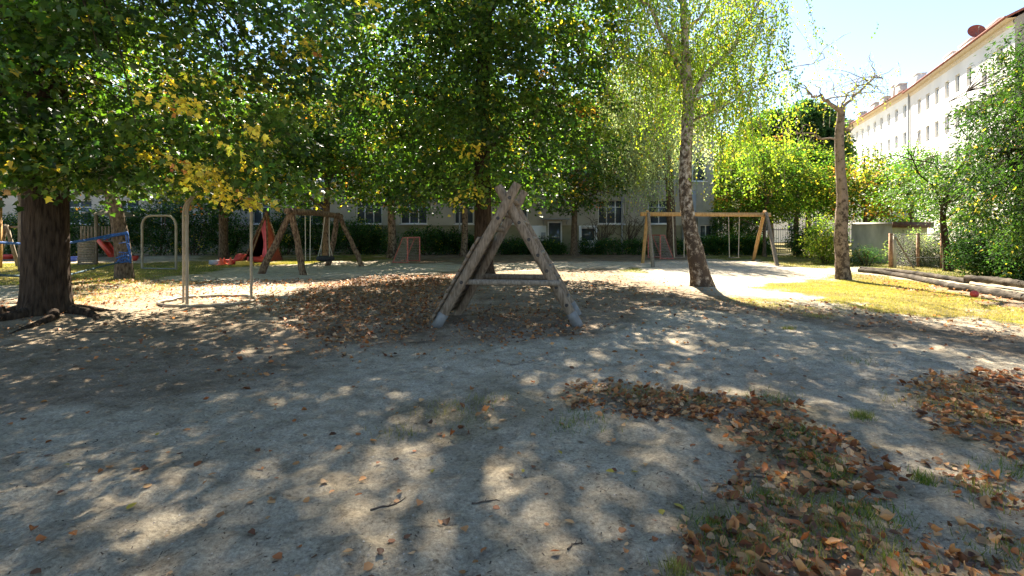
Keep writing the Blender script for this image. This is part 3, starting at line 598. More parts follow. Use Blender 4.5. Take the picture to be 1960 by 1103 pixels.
DK2=DARK*1.3
LB=[(-120,31.5,2.3,2.1,'broad dark shrub at the left edge behind the timber shelter'),(40,31,2.2,2.2,'tall dark shrub behind the grey timber swing'),(140,30.5,2.0,2.6,'dark shrub directly behind the play tower'),
    (228,31.5,2.0,3.0,'dark shrub between the play tower and the far arch'),(305,32,2.0,3.1,'dark tall shrub seen through the far metal arch'),(372,32.5,1.7,3.0,'dark rounded shrub just left of the near arch leg'),
    (438,32.6,1.6,2.3,'low shrub under the left building windows, behind the red cones'),(545,33,1.7,2.5,'dark shrub behind the right side of the tent'),(612,33.3,1.5,2.2,'dark shrub behind the tire swing'),
    (680,33.4,1.7,1.95,'dark green shrub behind the right leg of the log swing'),(722,33.5,1.3,1.6,'round shrub hugging the wall left of the spotted trunk'),(815,33,1.6,1.5,'arching dark shrub right of the left red goal'),
    (868,33.6,1.4,1.3,'low shrub between the goal and the climbing frame'),(912,33.4,1.4,1.0,'dark shrub seen past the left poles of the climbing frame'),(985,33.5,1.5,.75,'low shrub seen through the climbing frame'),
    (1048,33.3,1.3,.8,'leafy shrub below the building door'),]
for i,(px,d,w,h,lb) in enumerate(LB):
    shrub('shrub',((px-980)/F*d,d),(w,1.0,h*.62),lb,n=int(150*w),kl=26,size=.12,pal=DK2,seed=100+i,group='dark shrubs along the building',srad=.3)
shrub('shrub',((1580-980)/F*24,24),(.95,.8,1.15),'yellow-green shrub just left of the pollarded birch',n=230,size=.085,pal=YGREEN*1.1,seed=130,yel=.02,stems=6)
shrub('shrub',((1658-980)/F*22.6,22.6),(.75,.6,.45),'small low olive bush in front of the concrete shed',n=160,size=.05,pal=DARK*1.1,seed=131,stems=8,srad=.16)
shrub('shrub',((1548-980)/F*30,30),(1.3,1.0,1.0),'shady bush below the yellow-green tree, behind the right swing leg',n=260,size=.1,pal=DK2,seed=132)
RB=[(1882,17.4,.95,1.5,'dark bush right beside the forked tree at the fence'),(1935,16.4,1.3,1.7,'dense dark bush mass below the large tree, behind the logs'),(2000,15.2,1.4,1.7,'dark bush cut by the right edge of the photo'),
    (1752,22.7,1.1,1.25,'variegated pale green shrub seen through the wire mesh fence'),(1860,21.5,1.6,2.0,'tall bush behind the others with reddish leaf tips')]
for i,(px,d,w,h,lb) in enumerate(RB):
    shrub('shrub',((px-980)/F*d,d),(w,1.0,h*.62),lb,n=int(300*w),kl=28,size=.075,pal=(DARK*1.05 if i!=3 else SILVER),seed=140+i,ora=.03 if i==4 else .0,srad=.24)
def hedge(name,x0,x1,y,w,h,label,n,pal,seed,size=.1,mound=0):
    r=np.random.default_rng(seed); root=thing(name,((x0+x1)/2,y,0),label,'hedge'); A=[]
    nn=n; C=np.stack([r.uniform(x0,x1,nn),y+r.uniform(-w/2,w/2,nn),r.uniform(.05,h,nn)],1)
    top=h*(1-mound*fbm(C[:,0]*1.1,C[:,0]*0+seed)); C=C[C[:,2]<top]
    f=MB(); fill(f,r,C,((x0+x1)/2,y+3,h/2),22,.2,size,T_QUAD,pal,.005,0,flat=.5,droop=.1); f.build('foliage',M['leaf_far'],root,color=True)
    for x in np.arange(x0+.3,x1,.8): t=MB(); t.tube([[x,y,-.05],[x+.05,y,h*.6]],[.03,.015],5); t.build('stem',M['bark2'],root)
    return root
hedge('hedge',4.4,11.9,33.0,1.0,1.15,'rough dark green hedge below the windows, left of the yellow swing beam end',900,DK2*1.2,151,mound=.35)
hedge('hedge',12.1,16.4,32.6,1.1,1.12,'neatly trimmed rectangular hedge behind the right half of the yellow swing',950,DARK*1.7,152)
r_=hedge('ivy_wall',14.2,17.6,36.3,.5,2.9,'tall wall of dark ivy above the trimmed hedge',900,DARK*1.7,153)
# bare twiggy shrubs before the wall
for i,(px,lb) in enumerate(((1150,'bare purplish twiggy shrub standing above the rough hedge, left one'),(1205,'bare arching shrub above the hedge just left of the yellow swing post'))):
    r=np.random.default_rng(160+i); x=(px-980)/F*34; root=thing('bare_shrub',(x,34.2,0),lb,'bush')
    for k in range(16):
        t=MB()
        a=r.uniform(0,6.28); e=np.array([x+math.cos(a)*r.uniform(.5,1.7),34.2+math.sin(a)*.5,r.uniform(1.6,2.6)]); q=wig(r,bez((x,34.2,0),(x+(e[0]-x)*.3,34.2,e[2]*.7),e,9),.07)
        t.tube(q,np.linspace(.04,.01,9),5)
        for _ in range(5):
            g=q[r.integers(3,9)]; e2=g+nrm(r.normal(size=3)+np.array([0,0,.5]))*r.uniform(.3,.7); t.tube([g,(g+e2)/2+r.normal(size=3)*.05,e2],[.012,.01,.005],4)
        t.build('stem',M['hose'],root)
exec_marker=1
# ------------------------------------------------------------------ buildings
def wall_holes(mb,o,u,n,L,z0,z1,holes,depth=.22):
    """wall from o along unit u, outward normal n, with recessed rectangular openings (u0,u1,z0,z1)"""
    o=np.array(o,float); u=np.array([*u,0.]); n=np.array([*n,0.])
    us=sorted({0,L,*[h[0] for h in holes],*[h[1] for h in holes]}); zs=sorted({z0,z1,*[h[2] for h in holes],*[h[3] for h in holes]})
    P=lambda a,z,d=0: o+u*a+np.array([0,0,z])-n*d
    for i in range(len(us)-1):
        for j in range(len(zs)-1):
            a,b,c,d=us[i],us[i+1],zs[j],zs[j+1]; mu,mz=(a+b)/2,(c+d)/2
            if any(h[0]<mu<h[1] and h[2]<mz<h[3] for h in holes): continue
            mb.quad(P(a,c),P(b,c),P(b,d),P(a,d))
    for a,b,c,d in holes:
        mb.quad(P(a,c),P(a,c,depth),P(a,d,depth),P(a,d)); mb.quad(P(b,c),P(b,d),P(b,d,depth),P(b,c,depth))
        mb.quad(P(a,d),P(a,d,depth),P(b,d,depth),P(b,d)); mb.quad(P(a,c),P(b,c),P(b,c,depth),P(a,c,depth))
        mb.quad(P(a,c,depth),P(b,c,depth),P(b,d,depth),P(a,d,depth))
WCACHE={}
def window(root,o,u,n,a,b,c,d,lights=2,depth=.2,frame='white',sill=True,transom=.3):
    """a window frame (with its pane and sill) standing in an opening"""
    w=b-a; h=d-c; key=(round(w,2),round(h,2),lights,frame,sill,transom); ang=math.atan2(u[1],u[0])
    pos=np.array([*o[:2],0.])+np.array([*u,0.])*((a+b)/2)-np.array([*n,0.])*depth+np.array([0,0,c])
    sgn=1 if (-u[1]*n[0]+u[0]*n[1])<0 else -1   # outward is local -y when sgn==1
    key=key+(sgn,)
    if key not in WCACHE:
        m=MB(); t=.07; y=-.03*sgn
        m.box((-w/2+t/2,y,h/2),(t,.06,h)); m.box((w/2-t/2,y,h/2),(t,.06,h)); m.box((0,y,t/2),(w-2*t,.06,t)); m.box((0,y,h-t/2),(w-2*t,.06,t))
        for k in range(1,lights): m.box((-w/2+w*k/lights,y*1.1,h/2),(.07,.05,h-2*t))
        if transom: m.box((0,y*.9,h*(1-transom)),(w-2*t,.045,.05))
        p=MB(); p.box((0,-.012*sgn,h/2),(w-2*t-.004,.012,h-2*t-.004))
        sl=MB(); sl.box((0,-(depth/2+.05)*sgn,-.03),(w+.1,depth+.12,.05))
        e=bpy.data.objects.new('tmp',None)
        def mk(mb,nm,mt):
            o_=mb.build(nm,M[mt]); me=o_.data; bpy.data.objects.remove(o_); return me
        WCACHE[key]=(mk(m,'window',frame),mk(p,'pane','glass'),mk(sl,'sill','white') if sill else None)
    mf,mp,msl=WCACHE[key]
    f=bpy.data.objects.new('window',mf); sc.collection.objects.link(f); f.parent=root; f.location=tuple(pos-wloc(root)); f.rotation_euler=(0,0,ang)
    g=bpy.data.objects.new('pane',mp); sc.collection.objects.link(g); g.parent=f
    if msl: s_=bpy.data.objects.new('sill',msl); sc.collection.objects.link(s_); s_.parent=f
    return f
# --- building behind the hedge
by=37.0; o=(-46.0,by,0); U=(1,0); NN=(0,-1)
rt=thing('apartment_building',(-14,by,0),'long beige building behind the hedge, its lowest windows seen under the maple leaves','building')
cx=lambda px:(px-980)/F*by
wins=[]
for px,wd,li in ((-60,1.9,2),(60,1.9,2),(150,1.9,2),(240,1.9,2),(330,1.9,2),(415,1.1,1),(500,1.3,2),(596,1.9,2),(706,1.9,3),(792,1.95,3),(888,1.4,2),(985,1.9,3),(1170,1.9,3),(1262,1.6,2)):
    wins.append((cx(px)+46-wd/2,cx(px)+46+wd/2,2.02,3.75,li))
ups=[]
for k in range(24): ups.append((2.2+k*3.35-1,2.2+k*3.35+.9,5.1,6.8,2))
for k in range(17): ups.append((2.2+k*3.35-1,2.2+k*3.35+.9,8.1,9.6,2))
L1=60.6
ups=[w for w in ups if w[1]<L1-.3]
door=(cx(1048)+46,cx(1076)+46,.1,2.2)
lowp=(cx(1112)+46,cx(1140)+46,.75,1.75)
m=MB(); wall_holes(m,o,U,NN,L1,1.92,10.4,[w[:4] for w in wins+ups]+[(door[0],door[1],1.92,door[3])])
m.quad((-46,by,10.4),(-46+L1,by,10.4),(-46+L1,by+11,10.4),(-46,by+11,10.4)); m.quad((-46+L1,by,1.92),(-46+L1,by+11,1.92),(-46+L1,by+11,10.4),(-46+L1,by,10.4)); m.quad((-46,by+11,-.1),(-46+L1,by+11,-.1),(-46+L1,by+11,10.4),(-46,by+11,10.4)); m.quad((-46,by,-.1),(-46,by+11,-.1),(-46,by+11,10.4),(-46,by,10.4))
m.build('wall',M['plaster'],rt)
m=MB(); wall_holes(m,(-46,by+.04,0),U,NN,L1,-.1,1.915,[(door[0],door[1],-.1,1.915),(lowp[0],lowp[1],lowp[2],lowp[3])]); m.quad((-46+L1,by+.04,-.1),(-46+L1,by+11,-.1),(-46+L1,by+11,1.9),(-46+L1,by+.04,1.9)); m.build('plinth',M['plinth'],rt)
for w in wins+ups: window(rt,o,U,NN,w[0],w[1],w[2],w[3],w[4])
window(rt,o,U,NN,*lowp,lights=1,transom=0)
m=MB(); dx0,dx1=door[0]-46,door[1]-46
m.box((dx0+.05,by+.1,1.1),(.1,.08,2.2)); m.box((dx1-.05,by+.1,1.1),(.1,.08,2.2)); m.box(((dx0+dx1)/2,by+.1,2.15),(dx1-dx0-.2,.08,.1)); dr=m.build('door',M['white'],rt)
m=MB(); m.box(((dx0+dx1)/2,by+.1,1.05),(dx1-dx0-.22,.03,2.08)); m.build('pane',M['glass'],dr)
m=MB(); m.box(((dx0+dx1)/2,by-.45,2.36),(1.9,.95,.10)); m.beam((dx0-.3,by-.85,2.3),(dx0-.3,by-.01,2.02),.04,.04); m.beam((dx1+.3,by-.85,2.3),(dx1+.3,by-.01,2.02),.04,.04); m.build('door_canopy',M['plgrey'],rt)
for a,b in ((1012,1046),(1108,1143)):
    m=MB(); x0,x1=cx(a),cx(b)
    if a>1100:
        h0,h1=lowp[0]-46,lowp[1]-46
        for q0,q1,z0,z1 in ((x0,h0,.02,1.9),(h1,x1,.02,1.9),(h0,h1,.02,lowp[2]),(h0,h1,lowp[3],1.9)):
            if q1>q0+.01: m.box(((q0+q1)/2,by-.0,(z0+z1)/2),(q1-q0,.06,z1-z0))
    else: m.box(((x0+x1)/2,by,.96),(x1-x0,.06,1.88))
    m.build('pale_wall_panel',M['facade2'],rt)
m=MB(); m.box((cx(1040),by-.1,1.2),(.3,.15,.42)); m.build('meter_box',M['plgrey'],rt)
m=MB(); m.box((cx(1318),by-.06,2.2),(1.0,.1,4.4)); m.build('pilaster',M['plgrey'],rt)
m=MB(); m.box((-46+L1/2,by+5.4,10.6),(L1+.8,12.2,.35)); m.build('roof',M['roofg'],rt)
for px in (880,1190,300):
    m=MB(); m.tube([[cx(px),by-.09,.05],[cx(px),by-.09,10.4]],.055,8); m.build('downpipe',M['plgrey'],rt)
# annexe with a window, and pale house far behind
rt=thing('annexe',((1352-980)/F*36.6,36.6,0),'small grey annexe with a white-framed window behind the large birch trunk','building')
x0,x1=(1336-980)/F*36.6,(1372-980)/F*36.6
m=MB(); wall_holes(m,(x0,36.6,0),U,NN,x1-x0,-.05,2.5,[(.15,x1-x0-.3,1.05,1.95)]); m.quad((x0,36.6,2.5),(x1,36.6,2.5),(x1,36.95,2.5),(x0,36.95,2.5)); m.quad((x1,36.6,0),(x1,36.95,0),(x1,36.95,2.5),(x1,36.6,2.5)); m.build('wall',M['plgrey'],rt)
window(rt,(x0,36.6,0),U,NN,.15,x1-x0-.3,1.05,1.95,2,transom=0)
rt=thing('pale_house',(30,66,0),'pale house far behind the garden trees, glimpsed right of the large birch','building')
hs=[(2+k*3.2,3.3+k*3.2,1.4+j*3,3.0+j*3) for k in range(8) for j in range(2)]
m=MB(); wall_holes(m,(24,66,0),U,NN,28,-.1,6.6,hs); m.quad((24,66,-.1),(24,74,-.1),(24,74,6.6),(24,66,6.6)); m.quad((52,66,-.1),(52,74,-.1),(52,74,6.6),(52,66,6.6)); m.quad((24,74,-.1),(52,74,-.1),(52,74,6.6),(24,74,6.6)); m.build('wall',M['facade'],rt)
for h in hs: window(rt,(24,66,0),U,NN,*h,2)
m=MB(); m.add([[23.5,65.5,6.6],[52.5,65.5,6.6],[52.5,74.5,6.6],[23.5,74.5,6.6],[25,70,8.6],[51,70,8.6]],[[0,1,5,4],[2,3,4,5]]).add([[23.5,65.5,6.6],[23.5,74.5,6.6],[25,70,8.6],[52.5,65.5,6.6],[52.5,74.5,6.6],[51,70,8.6]],[[0,2,1],[3,4,5]]); m.build('roof',M['roofg'],rt)

# --- the long white building on the right, two sections
def section(rt,p0,th,L,holes,eave,roof,facade,wd=12,ov=.7,rise=3.2,chim=()):
    u=(math.sin(th),math.cos(th)); n=(-math.cos(th),math.sin(th)); p0=np.array([*p0,0.]); U3=np.array([*u,0]); N3=np.array([*n,0])
    m=MB(); wall_holes(m,p0,u,n,L,-.1,eave,holes,.32)
    a,b=p0,p0+U3*L; B=-N3*wd; Zt=np.array([0,0,eave])
    m.quad(b-[0,0,.1],b+B-[0,0,.1],b+B+Zt,b+Zt); m.quad(a+B-[0,0,.1],b+B-[0,0,.1],b+B+Zt,a+B+Zt)
    m.build('wall',M[facade],rt)
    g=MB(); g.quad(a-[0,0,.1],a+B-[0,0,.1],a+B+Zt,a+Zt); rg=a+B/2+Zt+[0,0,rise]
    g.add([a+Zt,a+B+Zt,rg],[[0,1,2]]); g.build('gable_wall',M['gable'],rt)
    m=MB(); e0=a+N3*ov-U3*.4+Zt+[0,0,.12]; e1=b+N3*ov+Zt+[0,0,.12]; r0_=rg-U3*.4+[0,0,.12]; r1_=b+B/2+Zt+[0,0,rise+.12]; f0=a+B-N3*ov-U3*.4+Zt+[0,0,.12]; f1=b+B-N3*ov+Zt+[0,0,.12]
    m.quad(e0,e1,r1_,r0_); m.quad(r0_,r1_,f1,f0); dz=np.array([0,0,.2]); m.quad(e0-dz,e1-dz,e1,e0); m.quad(e0-dz,e0,r0_,r0_-dz); rf=m.build('roof',M[roof],rt)
    m=MB(); m.quad(a-U3*.4+Zt-[0,0,.08],b+Zt-[0,0,.08],e1-dz,e0-dz); cs=a+N3*.12+Zt; ce=b+N3*.12+Zt
    m.quad(a+Zt-[0,0,.55],b+Zt-[0,0,.55],ce-[0,0,.35],cs-[0,0,.35]); m.quad(cs-[0,0,.35],ce-[0,0,.35],ce-[0,0,.06],cs-[0,0,.06]); m.build('eaves',M['soffit'],rt)
    m=MB(); m.tube([e0+N3*.06-[0,0,.08],e1+N3*.06-[0,0,.08]],.09,8); m.build('gutter',M['rooft'],rt)
    for t,dd,w,l,h,mt in chim:
        c=p0+U3*t-N3*dd; zb=eave+rise*min(dd/(wd/2),1)-.3; k=MB(); k.box(c+[0,0,zb+h/2],(w,l,h),rotz(-th)); k.box(c+[0,0,zb+h+.06],(w+.16,l+.16,.12),rotz(-th)); k.build('chimney' if mt!='facade' else 'dormer',M[mt],rt)
    for h in holes: window(rt,p0,u,n,*h,2,depth=.26,sill=False)
    return u,n
d0=42.0; x0=.982*d0; th1=math.atan(.404); th2=math.atan(.33)
rt=thing('apartment_building',(x0,d0,0),'long white apartment building on the right with red-brown roof and grey gable end','building')
cols=[2.4,8.27,10.9,13.5,16.2,18.9,21.6]; hs=[]
for c in cols:
    for zt in (17.4,13.7,10.0,6.3): hs.append((c-.52,c+.52,zt-1.8,zt))
for zt in (16.1,12.4,8.7): hs.append((4.75,5.65,zt-1.5,zt))
u,n=section(rt,(x0,d0),th1,25.0,hs,19.0,'rooft','facade',chim=((21,3.2,1.2,2.6,1.8,'facade'),(16.5,3.2,1.2,3.2,1.7,'facade'),(11,3.4,1.2,3.0,1.6,'facade')))
m=MB(); pe=np.array([x0+u[0]*24.9+n[0]*.12,d0+u[1]*24.9+n[1]*.12]); m.tube([[*pe,.05],[*pe,18.9]],.09,8); m.build('downpipe',M['plgrey'],rt)
x1_,y1_=x0+u[0]*25.0,d0+u[1]*25.0
# satellite dish on the roof edge
rt2=thing('satellite_dish',(x0+u[0]*7.6+.4,d0+u[1]*7.6,19.6),'dark red satellite dish on the roof edge of the white building','satellite dish')
c=wloc(rt2)+np.array([0,0,1.0]); m=MB(); nn=nrm(np.array([-.35,-.85,.3])); xx=nrm(np.cross(nn,[0,0,1])); yy=np.cross(xx,nn)
ring=[];k=20
V=[c-nn*.16]
for rr_,dz_ in ((.3,.12),(.55,.03),(.72,-.06)):
    for a in np.linspace(0,2*np.pi,k,endpoint=False): V.append(c+xx*math.cos(a)*rr_+yy*math.sin(a)*rr_-nn*dz_)
Fq=[[1+i,1+(i+1)%k,1+k+(i+1)%k,1+k+i] for i in range(k)]+[[1+k+i,1+k+(i+1)%k,1+2*k+(i+1)%k,1+2*k+i] for i in range(k)]
m.add(V,Fq); m.add(V[:k+1],[[0,1+(i+1)%k,1+i] for i in range(k)]); m.build('dish',M['rooft'],rt2,smooth=True)
m=MB(); m.tube([wloc(rt2)-[0,0,.4],wloc(rt2)+[0,0,.5],c-nn*.15],.035,8); m.build('mast',M['galv'],rt2)
m=MB(); m.tube([c-yy*.7,c+nn*.6],.015,6); m.tube([c+nn*.55,c+nn*.72],.05,8); m.build('receiver_arm',M['galv'],rt2)
rt=thing('apartment_building',(x1_,y1_,0),'whiter far section of the apartment row with brown-grey roof and many chimneys','building')
hs=[]
for k in range(16):
    for zt in (17.85,14.3,10.75,7.2): hs.append((1.5+k*2.72-.5,1.5+k*2.72+.5,zt-1.7,zt))
section(rt,(x1_,y1_),th2,45.0,hs,19.25,'roofg','facade2',chim=((4,2.5,1,1.6,1.9,'facade'),(9,2.2,.9,1.6,2.1,'brick'),(10.8,2.2,.9,1.0,2.4,'brick'),(15,2.2,.9,2.0,1.7,'brick'),(19,2.2,.9,2.4,1.7,'brick'),(26,2.2,.9,2.6,1.7,'brick'),(33,2.2,.9,2.6,1.7,'brick'),(40,2.2,.9,2.6,1.7,'brick')))

# ------------------------------------------------------------------ concrete shed, wire fence, logs, ball
rt=thing('garden_shed',P3(1708,506,23.4)*[1,1,0],'stained concrete shed with flat roof behind the wire mesh fence','shed')
a=np.array([(1708-980)/F*23.4,23.4]); b=np.array([(1630-980)/F*25.6,25.6]); c=np.array([(1775-980)/F*24.3,24.3]); dd=b+(c-a); zt=1.88
m=MB(); z=lambda p,h:(p[0],p[1],h)
m.quad(z(b,-.05),z(a,-.05),z(a,zt),z(b,zt-.0)); m.quad(z(dd,-.05),z(b,-.05),z(b,zt),z(dd,zt)); m.quad(z(c,-.05),z(dd,-.05),z(dd,zt),z(c,zt)); m.build('wall',M['concrete'],rt)
m=MB(); m.quad(z(a,-.05),z(c,-.05),z(c,zt),z(a,zt)); m.build('side_wall',M['yelwall'],rt)
def slab(mb,ps,z0,z1,gw):
    cc=sum(ps)/len(ps); ps=[cc+(p-cc)*gw for p in ps]; k=len(ps); V=[z(p,z0) for p in ps]+[z(p,z1) for p in ps]
    mb.add(V,[[0,1,2,3],[4,5,6,7]]+[[i,(i+1)%4,4+(i+1)%4,4+i] for i in range(4)])
m=MB(); slab(m,[a,b,dd,c],zt,zt+.07,1.1); m.build('roof',M['concrete'],rt)
m=MB(); e=(c-a)/np.linalg.norm(c-a); q0=a-np.array([0,.12]); m.beam((*(q0-e*.1),zt-.05),(*(q0+e*(np.linalg.norm(c-a)+.3)),zt-.05),.05,.26); m.build('fascia_board',M['fascia'],rt)
# fence
fp=[(1705,21.4),(1757,21.8),(1803,21.2)]
rt=thing('wire_fence',P3(1705,510,21.4)*[1,1,0],'chain-link fence with rusty posts and diagonal brace in front of the shed','fence')
pts=[np.array([(p-980)/F*d,d]) for p,d in fp]; hz=1.45
for i,p in enumerate(pts):
    m=MB(); m.beam((*p,-.1),(*p,hz),.09 if i else .12,.09); m.build('post',M['rust'],rt)
m=MB(); m.beam((pts[0][0]+.17,pts[0][1]+.02,-.1),(pts[0][0]+.17,pts[0][1]+.02,hz-.02),.1,.1); m.build('post',M['concrete'],rt)
m=MB(); 
for i in range(2): m.tube([(*pts[i],hz-.04),(*pts[i+1],hz-.04)],.022,6)
m.tube([(*pts[0],.45),(*pts[2],.45)],.008,5); m.build('rail',M['wire'],rt)
m=MB(); m.tube([(pts[0][0]+.15,pts[0][1]-.05,hz-.15),((1750-980)/F*20.9,20.9,0)],.035,6); m.build('brace',M['woodgrey'],rt)
m=MB()
for i in range(2):
    A,B_=pts[i],pts[i+1]; L=np.linalg.norm(B_-A); st=.075
    for k in np.arange(-hz,L,st):
        for sg in (1,-1):
            s0,s1=max(0,k),min(L,k+hz-.08)
            if s1<=s0: continue
            z0,z1=.02+s0-k,.02+s1-k
            if sg<0: z0,z1=hz-.06-z0,hz-.06-z1
            m.tube([(*(A+(B_-A)*s0/L),z0),(*(A+(B_-A)*s1/L),z1)],.0035,3,cap=False)
m.build('wire_mesh',M['wire'],rt)
# log edging
def log(name,pts,rad,label,seed,group=None):
    r=np.random.default_rng(seed); rt=np.array(pts,float); u=np.linspace(0,len(rt)-1,40); q=np.stack([np.interp(u,range(len(rt)),rt[:,i]) for i in range(3)],1); q[:,2]+=r.normal(size=40)*.006
    m=MB(); m.tube(q,rad*(1+.06*np.sin(u*3+seed)+.03*r.normal(size=40)),18,rough=.03,seed=seed); o=m.build(name,M['logdark'],smooth=True); return tag(o,label,'log',group)
g3=lambda px,py,z_=.055: np.array([*G(px,py),z_])
log('log',[g3(1645,521),g3(1690,525),g3(1745,534),g3(1790,545),g3(1822,552)],.09,'weathered log edging the right lawn, front row, farther of the two',1)
log('log',[g3(1820,554),g3(1870,560),g3(1930,571),g3(2050,592),g3(2200,615)],.115,'thick grey log running out of the photo on the right, nearest to the ball',2)
log('log',[g3(1648,517),g3(1720,523),g3(1780,531),g3(1850,542)],.09,'dark log in the rear row of the edging, in shade',3)
log('log',[g3(1850,543,.16),g3(1900,549,.18),g3(1960,558,.18),g3(2080,578,.18),g3(2200,598,.18)],.10,'pale-topped log in the rear row reaching the right edge',4)
bx,by=G(1865,571); m=MB(); k=20; V=[];zc=float(gz(bx,by))+.083
for i in range(1,12):
    a=math.pi*i/12
    for j in range(k): V.append((bx+.085*math.sin(a)*math.cos(2*math.pi*j/k),by+.085*math.sin(a)*math.sin(2*math.pi*j/k),zc+.085*math.cos(a)))
V+= [(bx,by,zc+.085),(bx,by,zc-.085)]; Fq=[[i*k+j,i*k+(j+1)%k,(i+1)*k+(j+1)%k,(i+1)*k+j] for i in range(10) for j in range(k)]
m.add(V,Fq); m.add([V[-2]]+V[:k],[[0,1+(j+1)%k,1+j] for j in range(k)]); m.add([V[-1]]+V[10*k:11*k],[[0,1+j,1+(j+1)%k] for j in range(k)])
tag(m.build('ball',M['red'],smooth=True),'small red ball lying on the grass before the logs','ball')
# iron fence + scooter behind the right swing leg
rt=thing('iron_fence',((1485-980)/F*37,37,0),'dark iron railing with vertical bars behind the right end of the swing','fence')
m=MB(); xa,xb=(1452-980)/F*37,(1660-980)/F*37
for x in np.arange(xa,xb,.16): m.tube([(x,37,0),(x,37,1.75)],.014,4,cap=False)
m.build('bars',M['iron'],rt); m=MB(); m.beam((xa,37,1.6),(xb,37,1.6),.04,.05); m.beam((xa,37,.2),(xb,37,.2),.04,.05); m.build('rails',M['iron'],rt)
for x in np.arange(xa,xb+.1,2.4): m=MB(); m.box((x,37,.9),(.07,.07,1.8)); m.build('post',M['iron'],rt)
sx,sy=(1463-980)/F*40,40.0; rt=thing('motor_scooter',(sx,sy,0),'parked grey-white motor scooter behind the iron railing','scooter')
def wheel(mb,c,r_,w,ax_=(0,1,0)):
    a=np.linspace(0,2*np.pi,18); mb.tube(np.stack([c[0]+r_*np.cos(a),np.full(18,c[1]),c[2]+r_*np.sin(a)],1),w,8,cap=False)
for dx in (-.5,.5): m=MB(); wheel(m,(sx+dx,sy,.25),.19,.06); m.build('wheel',M['rubber'],rt)
m=MB(); m.tube([(sx+.55,sy,.45),(sx+.3,sy,.62),(sx,sy,.4),(sx-.2,sy,.3),(sx-.38,sy,.5),(sx-.5,sy,.95)],[.12,.2,.17,.13,.11,.07],10); m.build('body',M['white'],rt,smooth=True)
m=MB(); m.tube([(sx+.5,sy,.78),(sx+.2,sy,.82),(sx-.05,sy,.76)],[.08,.12,.09],8); m.build('seat',M['rubber'],rt,smooth=True)
m=MB(); m.tube([(sx-.5,sy,.95),(sx-.55,sy,1.05)],.03,6); m.tube([(sx-.5,sy-.3,1.08),(sx-.56,sy,1.05),(sx-.5,sy+.3,1.08)],.02,6); m.build('handlebar',M['iron'],rt)

# ------------------------------------------------------------------ wooden climbing frame
FLb,FRb=np.array([-1.262,8.44,-.02]),np.array([1.112,8.50,-.02]); RLb,RRb=np.array([-1.03,9.6,-.02]),np.array([1.24,9.62,-.02])
FLt,FRt=np.array([.095,8.42,2.36]),np.array([-.235,8.56,2.33]); RLt,RRt=np.array([.235,9.52,2.32]),np.array([-.09,9.66,2.30])
rt=thing('climbing_frame',(0,9.0,0),'weathered wooden A-frame climbing structure with crossed poles in the centre of the photo','climbing frame')
def lp(a,b,t): return a+(b-a)*t
def pole(a,b,r_,nm,mt,seed):
    q=np.array([lp(a,b,t) for t in np.linspace(0,1,14)]); m=MB(); rad=np.full(14,r_); rad[-1]*=.86; m.tube(q,rad,20,rough=.008,seed=seed); return m.build(nm,M[mt],rt,smooth=False)
for i,(a,b) in enumerate(((FLb,FLt),(FRb,FRt),(RLb,RLt),(RRb,RRt))):
    o=pole(a,b,.083,'pole','wood',i)
    for p_ in o.data.polygons: p_.use_smooth=len(p_.vertices)==4
    if i==2: continue
    m=MB(); d=nrm(b-a); m.tube([a+d*.0,a+d*.02,a+d*.27,a+d*.28],[.074,.088,.089,.084],20,cap=False); m.build('metal_shoe',M['galv'],rt,smooth=True)
    for t_ in (.07,.22):
        for sy_ in (-1,): m=MB(); c=a+d*t_+np.array([0,-.094,0]); m.tube([c,c+np.array([0,-.012,0])],.014,8); m.build('bolt',M['galv'],rt)
# planked climbing wall on the left side
m=MB(); nL=nrm(np.cross(RLb-FLb,FLt-FLb)); nL=nL if nL[0]<0 else -nL
for k,t in enumerate(np.arange(.055,.60,.048)):
    a=lp(FLb,FLt,t)+nL*.115; b=lp(RLb,RLt,t)+nL*.115; e=nrm(b-a); w=nrm(FLt-FLb); rr=np.random.default_rng(k)
    m.box((a+b)/2+nL*rr.uniform(-.004,.004),(.124,np.linalg.norm(b-a)+.16,.035),np.stack([w,e,np.cross(w,e)],1))
m.build('plank_wall',M['wood'],rt)
for k,t in enumerate((.69,.80)):
    m=MB(); a=lp(FLb,FLt,t); b=lp(RLb,RLt,t); m.tube([a-(b-a)*.06,b+(b-a)*.06],.045,12); m.build('rung',M['wood'],rt,smooth=True)
for k,t in enumerate((.16,.285,.40,.51,.62,.74)):
    m=MB(); a=lp(FRb,FRt,t); b=lp(RRb,RRt,t); off=np.array([.035,0,.02]); m.tube([a+off,b+off],.034,12); m.build('rung',M['woodgrey'],rt,smooth=True)
    m=MB(); c=a+np.array([0,-.078,0]); m.tube([c,c+np.array([0,-.012,0])],.030,12); m.build('bolt',M['bolt'],rt)
for t in (.32,.76,.90):
    m=MB(); c=lp(FLb,FLt,t)+np.array([0,-.078,0]); m.tube([c,c+np.array([0,-.012,0])],.030,12); m.build('bolt',M['bolt'],rt)
m=MB(); a=lp(FLb,FLt,.315)+np.array([.02,.1,0]); b=lp(FRb,FRt,.315)+np.array([.08,-.1,0]); m.tube([a,b],.05,14); m.build('crossbar',M['woodgrey'],rt,smooth=True)
m=MB(); a=lp(RLb,RLt,.315)+np.array([-.02,.1,0]); b=lp(RRb,RRt,.315)+np.array([.08,-.1,0]); m.tube([a,b],.055,14); m.build('crossbar',M['wood'],rt,smooth=True)
m=MB(); a=lp(FLb,FLt,.955)+np.array([-.09,.06,-.12]); m.tube([a,a+(RLt-FLt)*1.0],.06,12); m.build('ridge_pole',M['wood'],rt,smooth=True)

